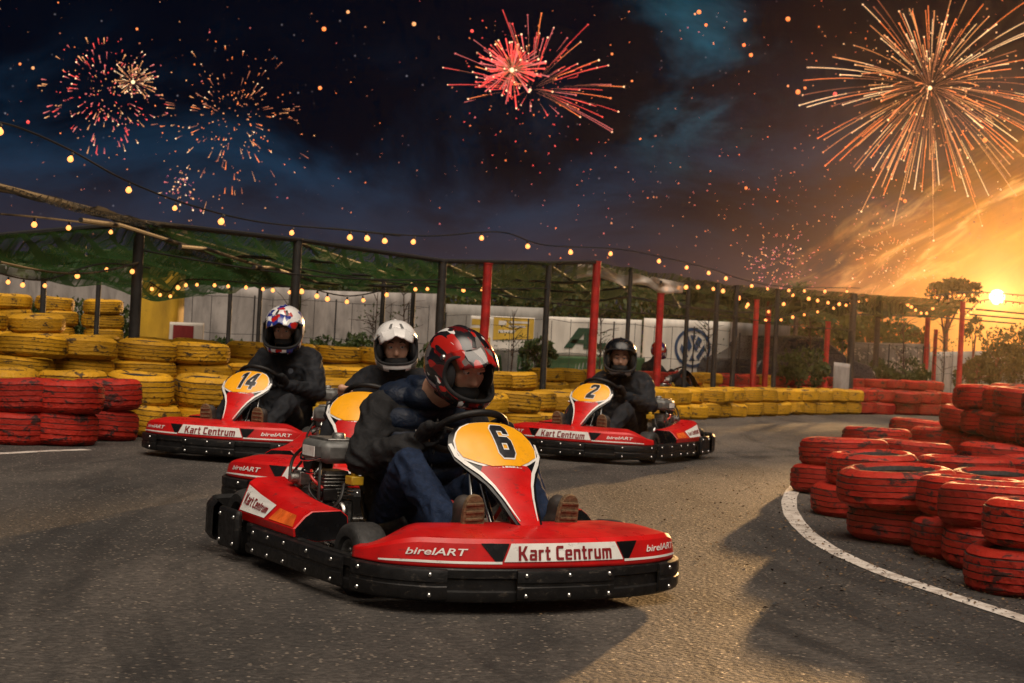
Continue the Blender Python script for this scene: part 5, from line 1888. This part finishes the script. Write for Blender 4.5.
sheet('hoarding', 930, 1050, (352, 350), 392, 44, 44, M['wallwhite'], 'pale hoarding behind the right trees', 'hoarding', .08, 12, group=HG, toground=True)
sheet('hoarding', -60, 172, (262, 268), 330, 33, 32, M['wallwhite'], 'pale hoarding under the net at the far left', 'hoarding', .08, 13, group=HG, toground=True)
def leaves(mb, centre, rad, n, size, rnd, dens=1.0):
    for _ in range(n):
        d = Vector((rnd.gauss(0, 1), rnd.gauss(0, 1), rnd.gauss(0, 1))).normalized()
        r = rnd.uniform(.35, 1.0) ** .6
        p = Vector(centre) + Vector((d.x * rad[0], d.y * rad[1], d.z * rad[2])) * r
        if noise.noise(p * 1.7 / max(.4, rad[0])) < -.25: continue
        s = size * rnd.uniform(.6, 1.3)
        R = Euler((rnd.uniform(0, 6.28), rnd.uniform(0, 6.28), rnd.uniform(0, 6.28))).to_matrix()
        mb.add([p + R @ Vector(v) * s for v in ((-.5, 0, 0), (0, -.28, .06), (.5, 0, 0), (0, .28, .06))], [(0, 1, 2, 3)])


# wire fence standing before the hoardings
def wire_fence(pts, h, dx, rows, label):
    mb = MB()
    c = [p + Vector((.3 * dx * noise.noise(p * 5), 0, 0)) for p in along([Vector((p.x, p.y, 0)) for p in pts], dx)]
    for i, p in enumerate(c):
        mb.tube([p, p + Vector((.02 * noise.noise(p), 0, h * (1 + .05 * noise.noise(p * 3))))], .006 if i % 4 else .015, 5)
    for r_ in range(rows):
        z = h * (.12 + .86 * r_ / (rows - 1))
        mb.tube([p + Vector((0, -.012, z + .07 * noise.noise(Vector((p.x * 2, r_, 0))))) for p in c], .005, 4)
    return tag(mb.build('wire_fence', M['postdark']), label, 'fence', 'wire fences before the hoardings')


wire_fence([P(170, 340, 28.6), P(300, 340, 28.8), P(445, 340, 29.6)], 1.55, .36, 3, 'dark wire fence before the pale hoardings behind the left karts')
wire_fence([P(446, 340, 30.2), P(560, 340, 31.0), P(645, 340, 31.4), P(740, 345, 32.2)], 1.45, .42, 3, 'dark wire fence before the lettered banners')
wire_fence([P(740, 345, 31.5), P(860, 350, 34.5), P(960, 352, 38.0)], 1.35, .45, 3, 'dark wire fence between the parked car and the right trees')
# bare twiggy saplings along that fence
rnd = random.Random(77)
for k, (px, py, Y, lab) in enumerate([(285, 318, 28, 'bare sapling behind the left helmet'), (372, 312, 28.4, 'bare sapling just left of the white helmet'), (405, 308, 28.8, 'bare sapling between the white and the red helmet'),
                                      (512, 330, 30, 'bare sapling before the yellow print'), (600, 330, 30.6, 'bare sapling before the letter banner'), (708, 330, 31.6, 'bare sapling right of the round emblem'),
                                      (812, 335, 33, 'bare sapling left of the pale panel board'), (905, 330, 36, 'bare sapling right of the broken pattern hoarding'), (945, 335, 37.6, 'bare sapling between the red posts by the round tree')]):
    z = P(px, py, Y).z
    e = empty('bare_sapling', lab, 'sapling', (P(px, py, Y).x, Y, 0), 0, 'bare saplings along the fence')
    tw_ = MB(); top = Vector((rnd.uniform(-.1, .1), 0, z + .35))
    tw_.tube([(0, 0, 0), top * .5 + Vector((.03, 0, 0)), top], [.022, .016, .007], 6)
    for q in range(16):
        b0 = top * rnd.uniform(.35, .95)
        d = Vector((rnd.uniform(-1, 1), rnd.uniform(-.5, .5), rnd.uniform(.0, .9))).normalized() * rnd.uniform(.18, .5)
        tw_.tube([b0, b0 + d * .5 + Vector((0, 0, .03)), b0 + d], [.009, .006, .003], 5)
    tw_.build('trunk', M['bark'], e)
    lf = MB()
    leaves(lf, (0, 0, z * .85), (.38, .3, .35), 70, .06, rnd)
    lf.build('crown', M['leaf'], e, smooth=False)
# yellow pillar
pb, pt_ = P(155, 352, 21.0), P(155, 268, 21.0)
mb = MB()
hw = .32


def pil(i, j):
    z = i / 12; a = 2 * pi * j / 20
    sx = math.copysign(abs(cos(a)) ** .35, cos(a)); sy = math.copysign(abs(sin(a)) ** .35, sin(a))
    k = 1 + .04 * noise.noise(Vector((a * 2, z * 3, 1)))
    return Vector((pb.x + sx * hw * k, 21.0 + sy * .28 * k, pt_.z * z))


mb.grid(pil, 13, 20, cv=True)
mb.add([pil(12, j) for j in range(20)], [tuple(range(20))])
tag(mb.build('pillar', M['pillar'], sharp=60), 'thick pillar wrapped in yellow tarpaulin beside the left post', 'pillar')
o, fr = sheet('poster', 170, 204, (322, 323), (350, 351), 20.6, 20.6, M['bannerwhite'], 'white board with a red poster right of the yellow pillar', 'poster', .01, 14)
mb = MB(); lay(mb, fr, [[(.12, .10), (.72, .12), (.72, .92), (.12, .90)]]); mb.build('red_print', M['posterred'], o, smooth=False)

# ------------------------------------------------------------------ parked vehicles behind the fence
def parked_car(loc, rz, body_mat, label):
    e = empty('parked_car', label, 'car', loc, rz, 'vehicles behind the hoardings')
    prof = [(-2.05, .35), (-2.08, .62), (-1.95, .86), (-1.55, .95), (-.95, 1.36), (.35, 1.42), (1.05, 1.0), (1.85, .86), (2.08, .62), (2.05, .35)]
    mb = MB(); secs = []
    for k, y in enumerate((-.82, -.78, -.6, 0, .6, .78, .82)):
        f = 1 - .06 * (abs(y) / .82) ** 3
        secs.append([Vector((x * f, y * (1 - .22 * max(0, (z - .95) / .45)), .35 + (z - .35) * (1 if abs(y) < .7 else .985))) for x, z in prof])
    mb.grid(lambda i, j: secs[i][j], 7, len(prof))
    for i in (0, 6): mb.add(secs[i], [tuple(range(len(prof)))])
    mb.add([secs[i][0] for i in range(7)] + [secs[i][-1] for i in range(6, -1, -1)], [tuple(range(14))])
    mb.build('body', body_mat, e, bevel=.04)
    gl = MB()
    for sg in (-1, 1):
        gl.add([Vector((-1.35, sg * .795, .99)), Vector((-.85, sg * .70, 1.32)), Vector((.28, sg * .69, 1.36)), Vector((.85, sg * .79, 1.0))], [(0, 1, 2, 3)])
    gl.build('window', M['carglass'], e, smooth=False)
    for x in (-1.3, 1.3):
        for sg in (-1, 1):
            w = MB().lathe([(.1, -.1), (.2, -.1), (.31, -.09), (.33, 0), (.31, .09), (.2, .1), (.1, .1)], 24, Matrix.Rotation(pi / 2, 4, 'X')).build('wheel', M['slick'], e, loc=(x, sg * .74, .33))
            MB().lathe([(0, sg * -.095), (.12, sg * -.10), (.2, sg * -.095)], 18, Matrix.Rotation(pi / 2, 4, 'X')).build('hubcap', M['alloy'], w)
    for sg in (-1, 1):
        MB().ball((2.0, sg * .58, .68), (.06, .16, .09), 12, 8).build('headlight', M['carwhite'], e)
    return e


parked_car((P(802, 370, 32.4).x, 34.0, 0), radians(40), M['carpaint'], 'dark grey parked car behind the net right of the round emblem')


# ------------------------------------------------------------------ trees and bushes
def tree(name, x, Y, h, blobs, label, leaf, bark, tr, nleaf, size, seed, group, limbs=True, lean=0.0):
    rnd = random.Random(seed)
    e = empty(name, label, 'tree' if 'tree' in name else 'bush', (x, Y, 0), 0, group)
    t_ = MB()
    top = Vector((lean, 0, h))
    pts = [Vector((0, 0, 0)).lerp(top, k / 8) + Vector((noise.noise(Vector((k * .7, seed, 0))) * .10 * tr * 6, 0, 0)) for k in range(9)]
    t_.tube(pts, [tr * (1.15 - .7 * k / 8) for k in range(9)], 10)
    for c, r in blobs:
        c = Vector(c)
        b0 = pts[rnd.choice((4, 5, 6))]
        t_.tube(catmull([b0, b0.lerp(c, .5) + Vector((0, 0, .1)), c], 4), [tr * .45 * (1 - .08 * k) for k in range(9)], 6)
        for q in range(3):
            d = Vector((rnd.uniform(-1, 1), rnd.uniform(-1, 1), rnd.uniform(-.2, 1))).normalized() * r[0] * .8
            t_.tube([c, c + d], [tr * .2, tr * .06], 5)
    t_.build('trunk', bark, e)
    mb = MB()
    for c, r in blobs:
        leaves(mb, c, r, int(nleaf * r[0] * r[2] / (.5)), size, rnd)
        for q in range(7):
            d = Vector((rnd.uniform(-1, 1), rnd.uniform(-1, 1), rnd.uniform(-.6, 1))).normalized()
            leaves(mb, Vector(c) + Vector((d.x * r[0], d.y * r[1], d.z * r[2])) * .85, (r[0] * .35, r[1] * .35, r[2] * .35), int(nleaf * .12), size, rnd)
    mb.build('crown', leaf, e, smooth=False)
    return e


def Xat(px, py, Y): return P(px, py, Y).x


TG = 'trees at the right by the sun'
Yt = 46
z0 = P(950, 292, Yt).z
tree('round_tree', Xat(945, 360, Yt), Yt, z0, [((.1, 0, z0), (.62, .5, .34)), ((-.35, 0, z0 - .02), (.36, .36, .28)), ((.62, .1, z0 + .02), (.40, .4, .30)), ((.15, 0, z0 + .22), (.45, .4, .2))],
     'tree with a clipped round crown standing left of the low sun', M['leafdry'], M['bark_redlit'], .085, 700, .11, 5, TG)
for k, (px, py, Y, r, lab) in enumerate([(996, 362, 40, .75, 'bare-stemmed bush just below the sun'), (1016, 345, 43, .95, 'tallest wispy bush at the right edge'),
                                         (975, 372, 39, .55, 'low bush left of the sun bushes'), (1040, 362, 38, .9, 'wispy bush partly cut by the right edge')]):
    z = P(px, py, Y).z
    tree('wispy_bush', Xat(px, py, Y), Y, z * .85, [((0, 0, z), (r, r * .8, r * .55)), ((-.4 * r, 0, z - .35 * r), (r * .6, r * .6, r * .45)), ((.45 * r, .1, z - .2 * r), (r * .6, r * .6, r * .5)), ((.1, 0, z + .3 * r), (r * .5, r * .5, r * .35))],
         lab, M['leafdry'], M['bark_redlit'], .05, 420, .10, 20 + k, TG)
for k, (px, py, Y, lab) in enumerate([(917, 345, 41, 'slim tree left of the round crown tree'), (972, 335, 44, 'slim tree right of the round crown tree')]):
    z = P(px, py, Y).z
    tree('slim_tree', Xat(px, py, Y), Y, z, [((0, 0, z), (.28, .28, .34)), ((.1, 0, z + .3), (.2, .2, .2))], lab, M['leafdry'], M['bark_redlit'], .04, 300, .09, 40 + k, TG, lean=.1)
for k, (px, py, Y, r, lab) in enumerate([(-30, 268, 52, 1.7, 'dark far tree at the left edge'), (70, 268, 55, 1.6, 'dark far tree left of the thick left post'), (165, 276, 50, 1.5, 'dark far tree above the yellow pillar'),
                                         (250, 278, 56, 1.7, 'dark far tree above the blue and white helmet'), (340, 284, 52, 1.6, 'dark far tree above the white helmet'), (430, 288, 56, 1.6, 'dark far tree left of the red helmet top'),
                                         (520, 290, 52, 1.5, 'dark far tree above the yellow poster'), (600, 296, 56, 1.5, 'dark far tree behind the first red posts'), (680, 302, 53, 1.3, 'dark far tree above the round emblem'),
                                         (750, 308, 56, 1.3, 'dark far tree above the parked car'), (820, 314, 54, 1.1, 'dark far tree behind the patterned hoarding'), (880, 322, 57, 1.0, 'dark far tree left of the round crown')]):
    z = P(px, py, Y).z
    tree('far_tree', Xat(px, py, Y), Y, z * .8, [((0, 0, z), (r, r, r * .5)), ((.7 * r, 0, z - .4), (r * .8, r * .6, r * .5)), ((-.7 * r, 0, z - .3), (r * .8, r * .6, r * .5)), ((0, 0, z * .45), (r * 1.1, r * .7, z * .45))],
         lab, M['leaf'], M['bark'], .09, 260, .22, 80 + k, 'far trees behind the hoardings')
# palm-like tuft above the nets
e = empty('palm_tree', 'small palm-like tree showing above the nets right of the red posts', 'tree', (Xat(796, 290, 48), 48, 0))
zt = P(796, 288, 48).z
MB().tube([(0, 0, 0), (.05, 0, zt * .6), (.02, 0, zt)], [.09, .07, .06], 10).build('trunk', M['bark'], e)
mb = MB(); rnd = random.Random(8)
for k in range(24):
    a = rnd.uniform(0, 6.28); el = rnd.uniform(-.2, 1.1); L = rnd.uniform(.35, .62)
    d = Vector((cos(a) * cos(el), sin(a) * cos(el), sin(el)))
    pts = [Vector((.02, 0, zt)) + d * L * q / 6 - Vector((0, 0, .30 * (q / 6) ** 2 * L)) for q in range(7)]
    side = d.cross(Vector((0, 0, 1))).normalized()
    for q in range(6):
        w = .07 * sin(pi * (q + .6) / 6.8)
        mb.add([pts[q], pts[q] + side * w - Vector((0, 0, .05)), pts[q + 1], pts[q] - side * w - Vector((0, 0, .05))], [(0, 1, 2), (0, 2, 3)])
mb.build('crown', M['leaf'], e, smooth=False)
# dark bushes behind the yellow rows
for k, (px, py, Y, r, lab) in enumerate([(300, 358, 26, .55, 'dark bush between the blue and the white helmet'), (335, 356, 26.5, .6, 'dark bush just left of the white helmet'),
                                         (225, 350, 27, .4, 'dark bush right of the red poster'), (420, 362, 27.5, .5, 'dark bush behind the red helmet'),
                                         (365, 352, 27.2, .5, 'dark bush hidden partly by the white helmet'),
                                         (538, 345, 30.5, .30, 'small shrub before the yellow poster'), (800, 362, 31.5, .55, 'dark bush right of the parked car'),
                                         (868, 370, 35.2, .5, 'dark bush before the broken pattern hoarding'), (905, 372, 36, .5, 'dark bush left of the first red tree posts'),
                                         (20, 322, 26, .6, 'dark bush at the far left under the net'), (70, 318, 27, .65, 'second dark bush from the left under the net'),
                                         (110, 322, 26.4, .55, 'dark bush left of the yellow pillar')]):
    z = P(px, py, Y).z
    tree('green_bush', Xat(px, py, Y), Y, max(.15, z * .8), [((0, 0, z), (r, r, r * .6)), ((.5 * r, 0, z - .2), (r * .7, r * .6, r * .5)), ((-.5 * r, 0, z - .15), (r * .7, r * .6, r * .5)), ((0, 0, z * .45), (r * .9, r * .7, z * .5))],
         lab, M['leaf'], M['bark'], .035, 420, .10, 60 + k, 'bushes behind the tyre rows')

# ------------------------------------------------------------------ strings of light bulbs
def bulb_meshes(r):
    b = MB().lathe([(.0, -1.0 * r), (.6 * r, -.8 * r), (.95 * r, -.32 * r), (1.0 * r, .05 * r), (.82 * r, .55 * r), (.48 * r, .95 * r), (.40 * r, 1.2 * r)], 14).mesh('bulb', M['bulb'])
    s = MB().lathe([(.40 * r, 1.1 * r), (.46 * r, 1.2 * r), (.46 * r, 2.2 * r), (.2 * r, 2.5 * r), (0, 2.5 * r)], 12).mesh('socket', M['cable'])
    return b, s


BM_ = {r: bulb_meshes(r) for r in (.024, .030, .036)}


def light_string(ctrl, n, r, label, sag=.0, phase=.5):
    pts = catmull(ctrl, 10)
    if sag:
        k = len(ctrl) - 1
        pts = [p - Vector((0, 0, sag * sin(pi * ((i / 10.0) % 1.0)))) for i, p in enumerate(pts)]
    o = MB().tube(pts, .0085 if pts[0].y < 20 else .012, 6).build('string_lights', M['cable'])
    tag(o, label, 'string lights', 'strings of warm light bulbs')
    L = [0]
    for a, b in zip(pts, pts[1:]): L.append(L[-1] + (b - a).length)
    bm, sk = BM_[r]
    if pts[0].y > 16.5: n = int(n * 1.4)
    for k in range(n):
        d = L[-1] * min(.995, max(.005, (k + phase + trnd.uniform(-.28, .28)) / n))
        i = max(j for j in range(len(L)) if L[j] <= d); i = min(i, len(pts) - 2)
        f = (d - L[i]) / max(1e-6, L[i + 1] - L[i])
        p = pts[i].lerp(pts[i + 1], f)
        b = bpy.data.objects.new('bulb', bm); COL.objects.link(b); b.parent = o
        b.location = p - Vector((0, 0, 2.5 * r)); b.scale = (trnd.uniform(.75, 1.05),) * 3; b.rotation_euler = (trnd.uniform(-.25, .25), trnd.uniform(-.25, .25), 0)
        s = bpy.data.objects.new('socket', sk); COL.objects.link(s); s.parent = b
    return o


light_string([P(-20, 118, 12.5), P(20, 128, 13.0), P(70, 150, 13.6), P(125, 180, 14.3), P(190, 205, 15.0), P(260, 222, 16), P(345, 230, 17), P(400, 236, 18)], 8, .030,
             'string of large bulbs rising to the top left corner', phase=.42)
light_string([P(330, 228, 17.5), P(425, 236, 18.6), P(500, 232, 20), P(545, 245, 21), P(625, 250, 22.5), P(700, 266, 25), P(770, 285, 28.5), P(860, 288, 33)], 12, .030, 'long string of bulbs against the dark sky above the nets', phase=.3)
light_string([P(0, 214, 11.8), P(45, 218, 12.6), P(130, 228, 15.5)], 3, .024, 'short string below the left wire netting', phase=.45)
light_string([P(-20, 268, 14), P(40, 280, 15), P(100, 264, 15.5), P(150, 268, 16)], 7, .024, 'string of bulbs hanging low at the far left', phase=.4)
light_string([P(150, 282, 17), P(168, 292, 17.4), P(185, 280, 17.8), P(240, 282, 18.5), P(298, 288, 18.2)], 9, .024, 'string of bulbs looping from the yellow pillar', phase=.4)
light_string([P(298, 284, 18.3), P(350, 296, 20), P(412, 284, 21), P(455, 285, 22), P(488, 284, 21.2)], 8, .030, 'string of bulbs before the pale hoarding in the middle', phase=.4)
light_string([P(660, 284, 25.4), P(700, 282, 27), P(735, 290, 28.4), P(762, 308, 29.5), P(790, 296, 30.5)], 8, .036, 'string of bulbs right of the second red post', phase=.4)
light_string([P(735, 290, 28.4), P(764, 316, 30), P(800, 312, 32), P(854, 300, 33.5)], 8, .030, 'drooping string of bulbs above the parked car', phase=.5)
light_string([P(790, 290, 31), P(840, 300, 33), P(870, 296, 34.5), P(915, 302, 36.5)], 9, .036, 'string of bulbs along the olive net at right', phase=.5)
light_string([P(905, 298, 37), P(925, 310, 37.5), P(945, 296, 38), P(965, 312, 38), P(985, 300, 38.5), P(1030, 304, 39)], 16, .036, 'string of bulbs wound round the posts under the round tree', phase=.5)
light_string([P(925, 296, 40), P(975, 292, 40), P(1030, 296, 40)], 10, .030, 'thin string of bulbs passing under the sun', phase=.5)

# ------------------------------------------------------------------ fireworks, far away in the air
EM = {'gold': emissive('gold sparks', (1.0, .40, .13), 1.3), 'white': emissive('white hot sparks', (1.0, .66, .36), 1.9), 'red': emissive('red sparks', (1.0, .055, .045), 1.5),
      'pink': emissive('pink sparks', (1.0, .17, .16), 1.0), 'ember': emissive('ember sparks', (1.0, .22, .04), 1.8), 'dim': emissive('dim sparks', (.55, .14, .05), 1.0), 'violet': emissive('violet sparks', (.75, .16, .32), 1.1)}
EK = list(EM)
EMATS = [EM[k] for k in EK]
FD = 260.0
PXM = FD / FPX       # metres per pixel at that distance


def firework(px, py, rad, n, r0, r1, cols, label, seed, grav=.10, width=.8, head=1.4, dots=0, aim=None, spread=None, core=None):
    rnd = random.Random(seed)
    c = P(px, py, FD)
    mb = MB()
    R = rad * PXM

    def at(d, t):
        return d * (R * t) - Vector((0, 0, grav * R * t * t))
    for k in range(n):
        while True:
            d = Vector((rnd.gauss(0, 1), rnd.gauss(0, 1), rnd.gauss(0, 1))).normalized()
            if aim is None or d.dot(aim) > spread: break
        t0 = rnd.uniform(*r0); t1 = rnd.uniform(*r1) if r1[1] else t0 + rnd.uniform(.04, .13)
        if t1 <= t0: t1 = t0 + .12
        q = 7
        pts = [at(d, t0 + (t1 - t0) * i / q) for i in range(q + 1)]
        w = width * PXM * rnd.uniform(.6, 1.2)
        col = EK.index(rnd.choice(cols))
        cut = rnd.choice((2, 3, 4)) if t1 - t0 > .25 else 0
        if cut:
            mb.tube(pts[:cut + 1], [w * (.18 + .5 * i / q) * .5 for i in range(cut + 1)], 4, mi=EK.index('dim'))
        mb.tube(pts[cut:], [w * (.22 + .75 * (i + cut) / q) * .5 for i in range(q + 1 - cut)], 4, mi=col)
        if rnd.random() < .75:
            mb.ball(pts[-1], head * PXM * .5 * rnd.uniform(.7, 1.4), 6, 5, mi=EK.index('white') if rnd.random() < .4 else col)
    for k in range(dots):
        d = Vector((rnd.gauss(0, 1), rnd.gauss(0, 1), rnd.gauss(0, 1))).normalized()
        t_ = rnd.uniform(.25, 1.08)
        p = at(d, t_)
        mb.tube([p - d * PXM * rnd.uniform(.2, 1.6), p], [.2 * PXM, .55 * PXM * rnd.uniform(.7, 1.5)], 4, mi=EK.index(rnd.choice(cols)))
    if core:
        mb.ball((0, 0, 0), core * PXM, 10, 8, mi=EK.index('white'))
    o = mb.build('firework', EMATS, loc=c)
    return tag(o, label, 'firework', 'fireworks bursting in the night sky')


firework(930, 88, 126, 230, (.03, .45), (.45, 1.12), ['gold', 'gold', 'white', 'dim', 'ember', 'ember'], 'largest golden firework at the top right', 1, .16, .62, 1.3, 330, core=2.0)
firework(530, 90, 92, 95, (.08, .6), (.5, 1.05), ['red', 'red', 'pink', 'ember'], 'red fan-shaped firework above the middle', 2, .10, .6, 1.4, 110, aim=Vector((.05, -.2, 1)).normalized(), spread=-.30, core=1.4)
firework(512, 70, 36, 120, (.05, .2), (.5, 1.05), ['red', 'red', 'pink'], 'small bright red burst beside the red fan', 3, .05, 1.2, 1.6, 10, core=2.4)
firework(106, 92, 62, 130, (.45, .97), (.0, .0), ['pink', 'red', 'gold', 'pink'], 'round pink firework at the top left', 4, .06, .9, 1.2, 130)
firework(133, 82, 24, 50, (.1, .3), (.35, 1.0), ['gold', 'white', 'gold'], 'small golden burst inside the pink one', 5, .05, .5, .9, 20, core=2.0)
firework(232, 118, 84, 110, (.35, .98), (.0, .0), ['gold', 'dim', 'ember', 'dim'], 'sparse golden firework left of the middle', 6, .10, .7, 1.0, 170)
firework(185, 188, 30, 20, (.2, .8), (.0, .0), ['violet', 'pink', 'gold'], 'small violet burst low at the left', 7, .2, .7, 1.4, 40)
firework(782, 268, 42, 55, (.3, .95), (.0, .0), ['pink', 'violet', 'gold'], 'small pink firework low above the nets', 8, .1, .6, .9, 110)
firework(893, 258, 50, 46, (.3, .95), (.0, .0), ['gold', 'ember', 'gold'], 'small golden firework in the orange cloud', 9, .1, .6, 1.1, 130)
# loose sparks drifting all over the sky
rnd = random.Random(21)
mb = MB()
big = [(137, 29), (320, 88), (324, 29), (414, 24), (348, 12), (699, 12), (706, 25), (695, 14), (788, 19), (744, 45), (751, 55), (798, 92), (835, 94), (632, 81), (612, 54), (472, 31), (33, 68), (20, 64), (745, 20), (788, 86), (805, 88), (901, 199), (905, 201), (960, 150), (985, 140), (746, 188), (28, 122)]
for px, py in big:
    for _ in range(1):
        mb.ball(P(px, py, FD) , rnd.uniform(1.0, 2.4) * PXM, 8, 6, mi=EK.index(rnd.choice(['ember', 'gold', 'red', 'ember'])))
for _ in range(1100):
    px, py = rnd.uniform(-80, 1100), rnd.uniform(-60, 285)
    if rnd.random() < .35: px = rnd.gauss(820, 120); py = rnd.gauss(215, 50)
    if P(px, py, FD).z < 12: continue
    p = P(px, py, FD + rnd.uniform(-30, 30)); r = abs(rnd.gauss(.30, .22)) * PXM + .015
    d = Vector((rnd.uniform(-1, 1), 0, rnd.uniform(-1, .3))) * r * 2
    mb.tube([p, p + d], [r, r * .4], 4, mi=EK.index(rnd.choice(['ember', 'gold', 'dim', 'dim', 'pink'])))
tag(mb.build('drifting_sparks', EMATS), 'loose glowing sparks drifting across the night sky', 'sparks', kind='stuff')

# ------------------------------------------------------------------ warm evening haze over the track
hz = MB().box((0, 34, 1.75), (150, 92, 5.5)).build('haze', None, smooth=False)
hm = bpy.data.materials.new('haze')
hm.use_nodes = True
ht = NT(hm.node_tree); ht.n.clear()
pv = ht.node('ShaderNodeVolumePrincipled')
pv.inputs['Color'].default_value = (0.95, 0.72, 0.50, 1)
pv.inputs['Density'].default_value = HAZE
pv.inputs['Anisotropy'].default_value = 0.9
ho = ht.node('ShaderNodeOutputMaterial'); ht.l.new(pv.outputs[0], ho.inputs['Volume'])
hz.data.materials.clear(); hz.data.materials.append(hm)
tag(hz, 'thin warm evening haze over the whole track', 'haze', kind='stuff')
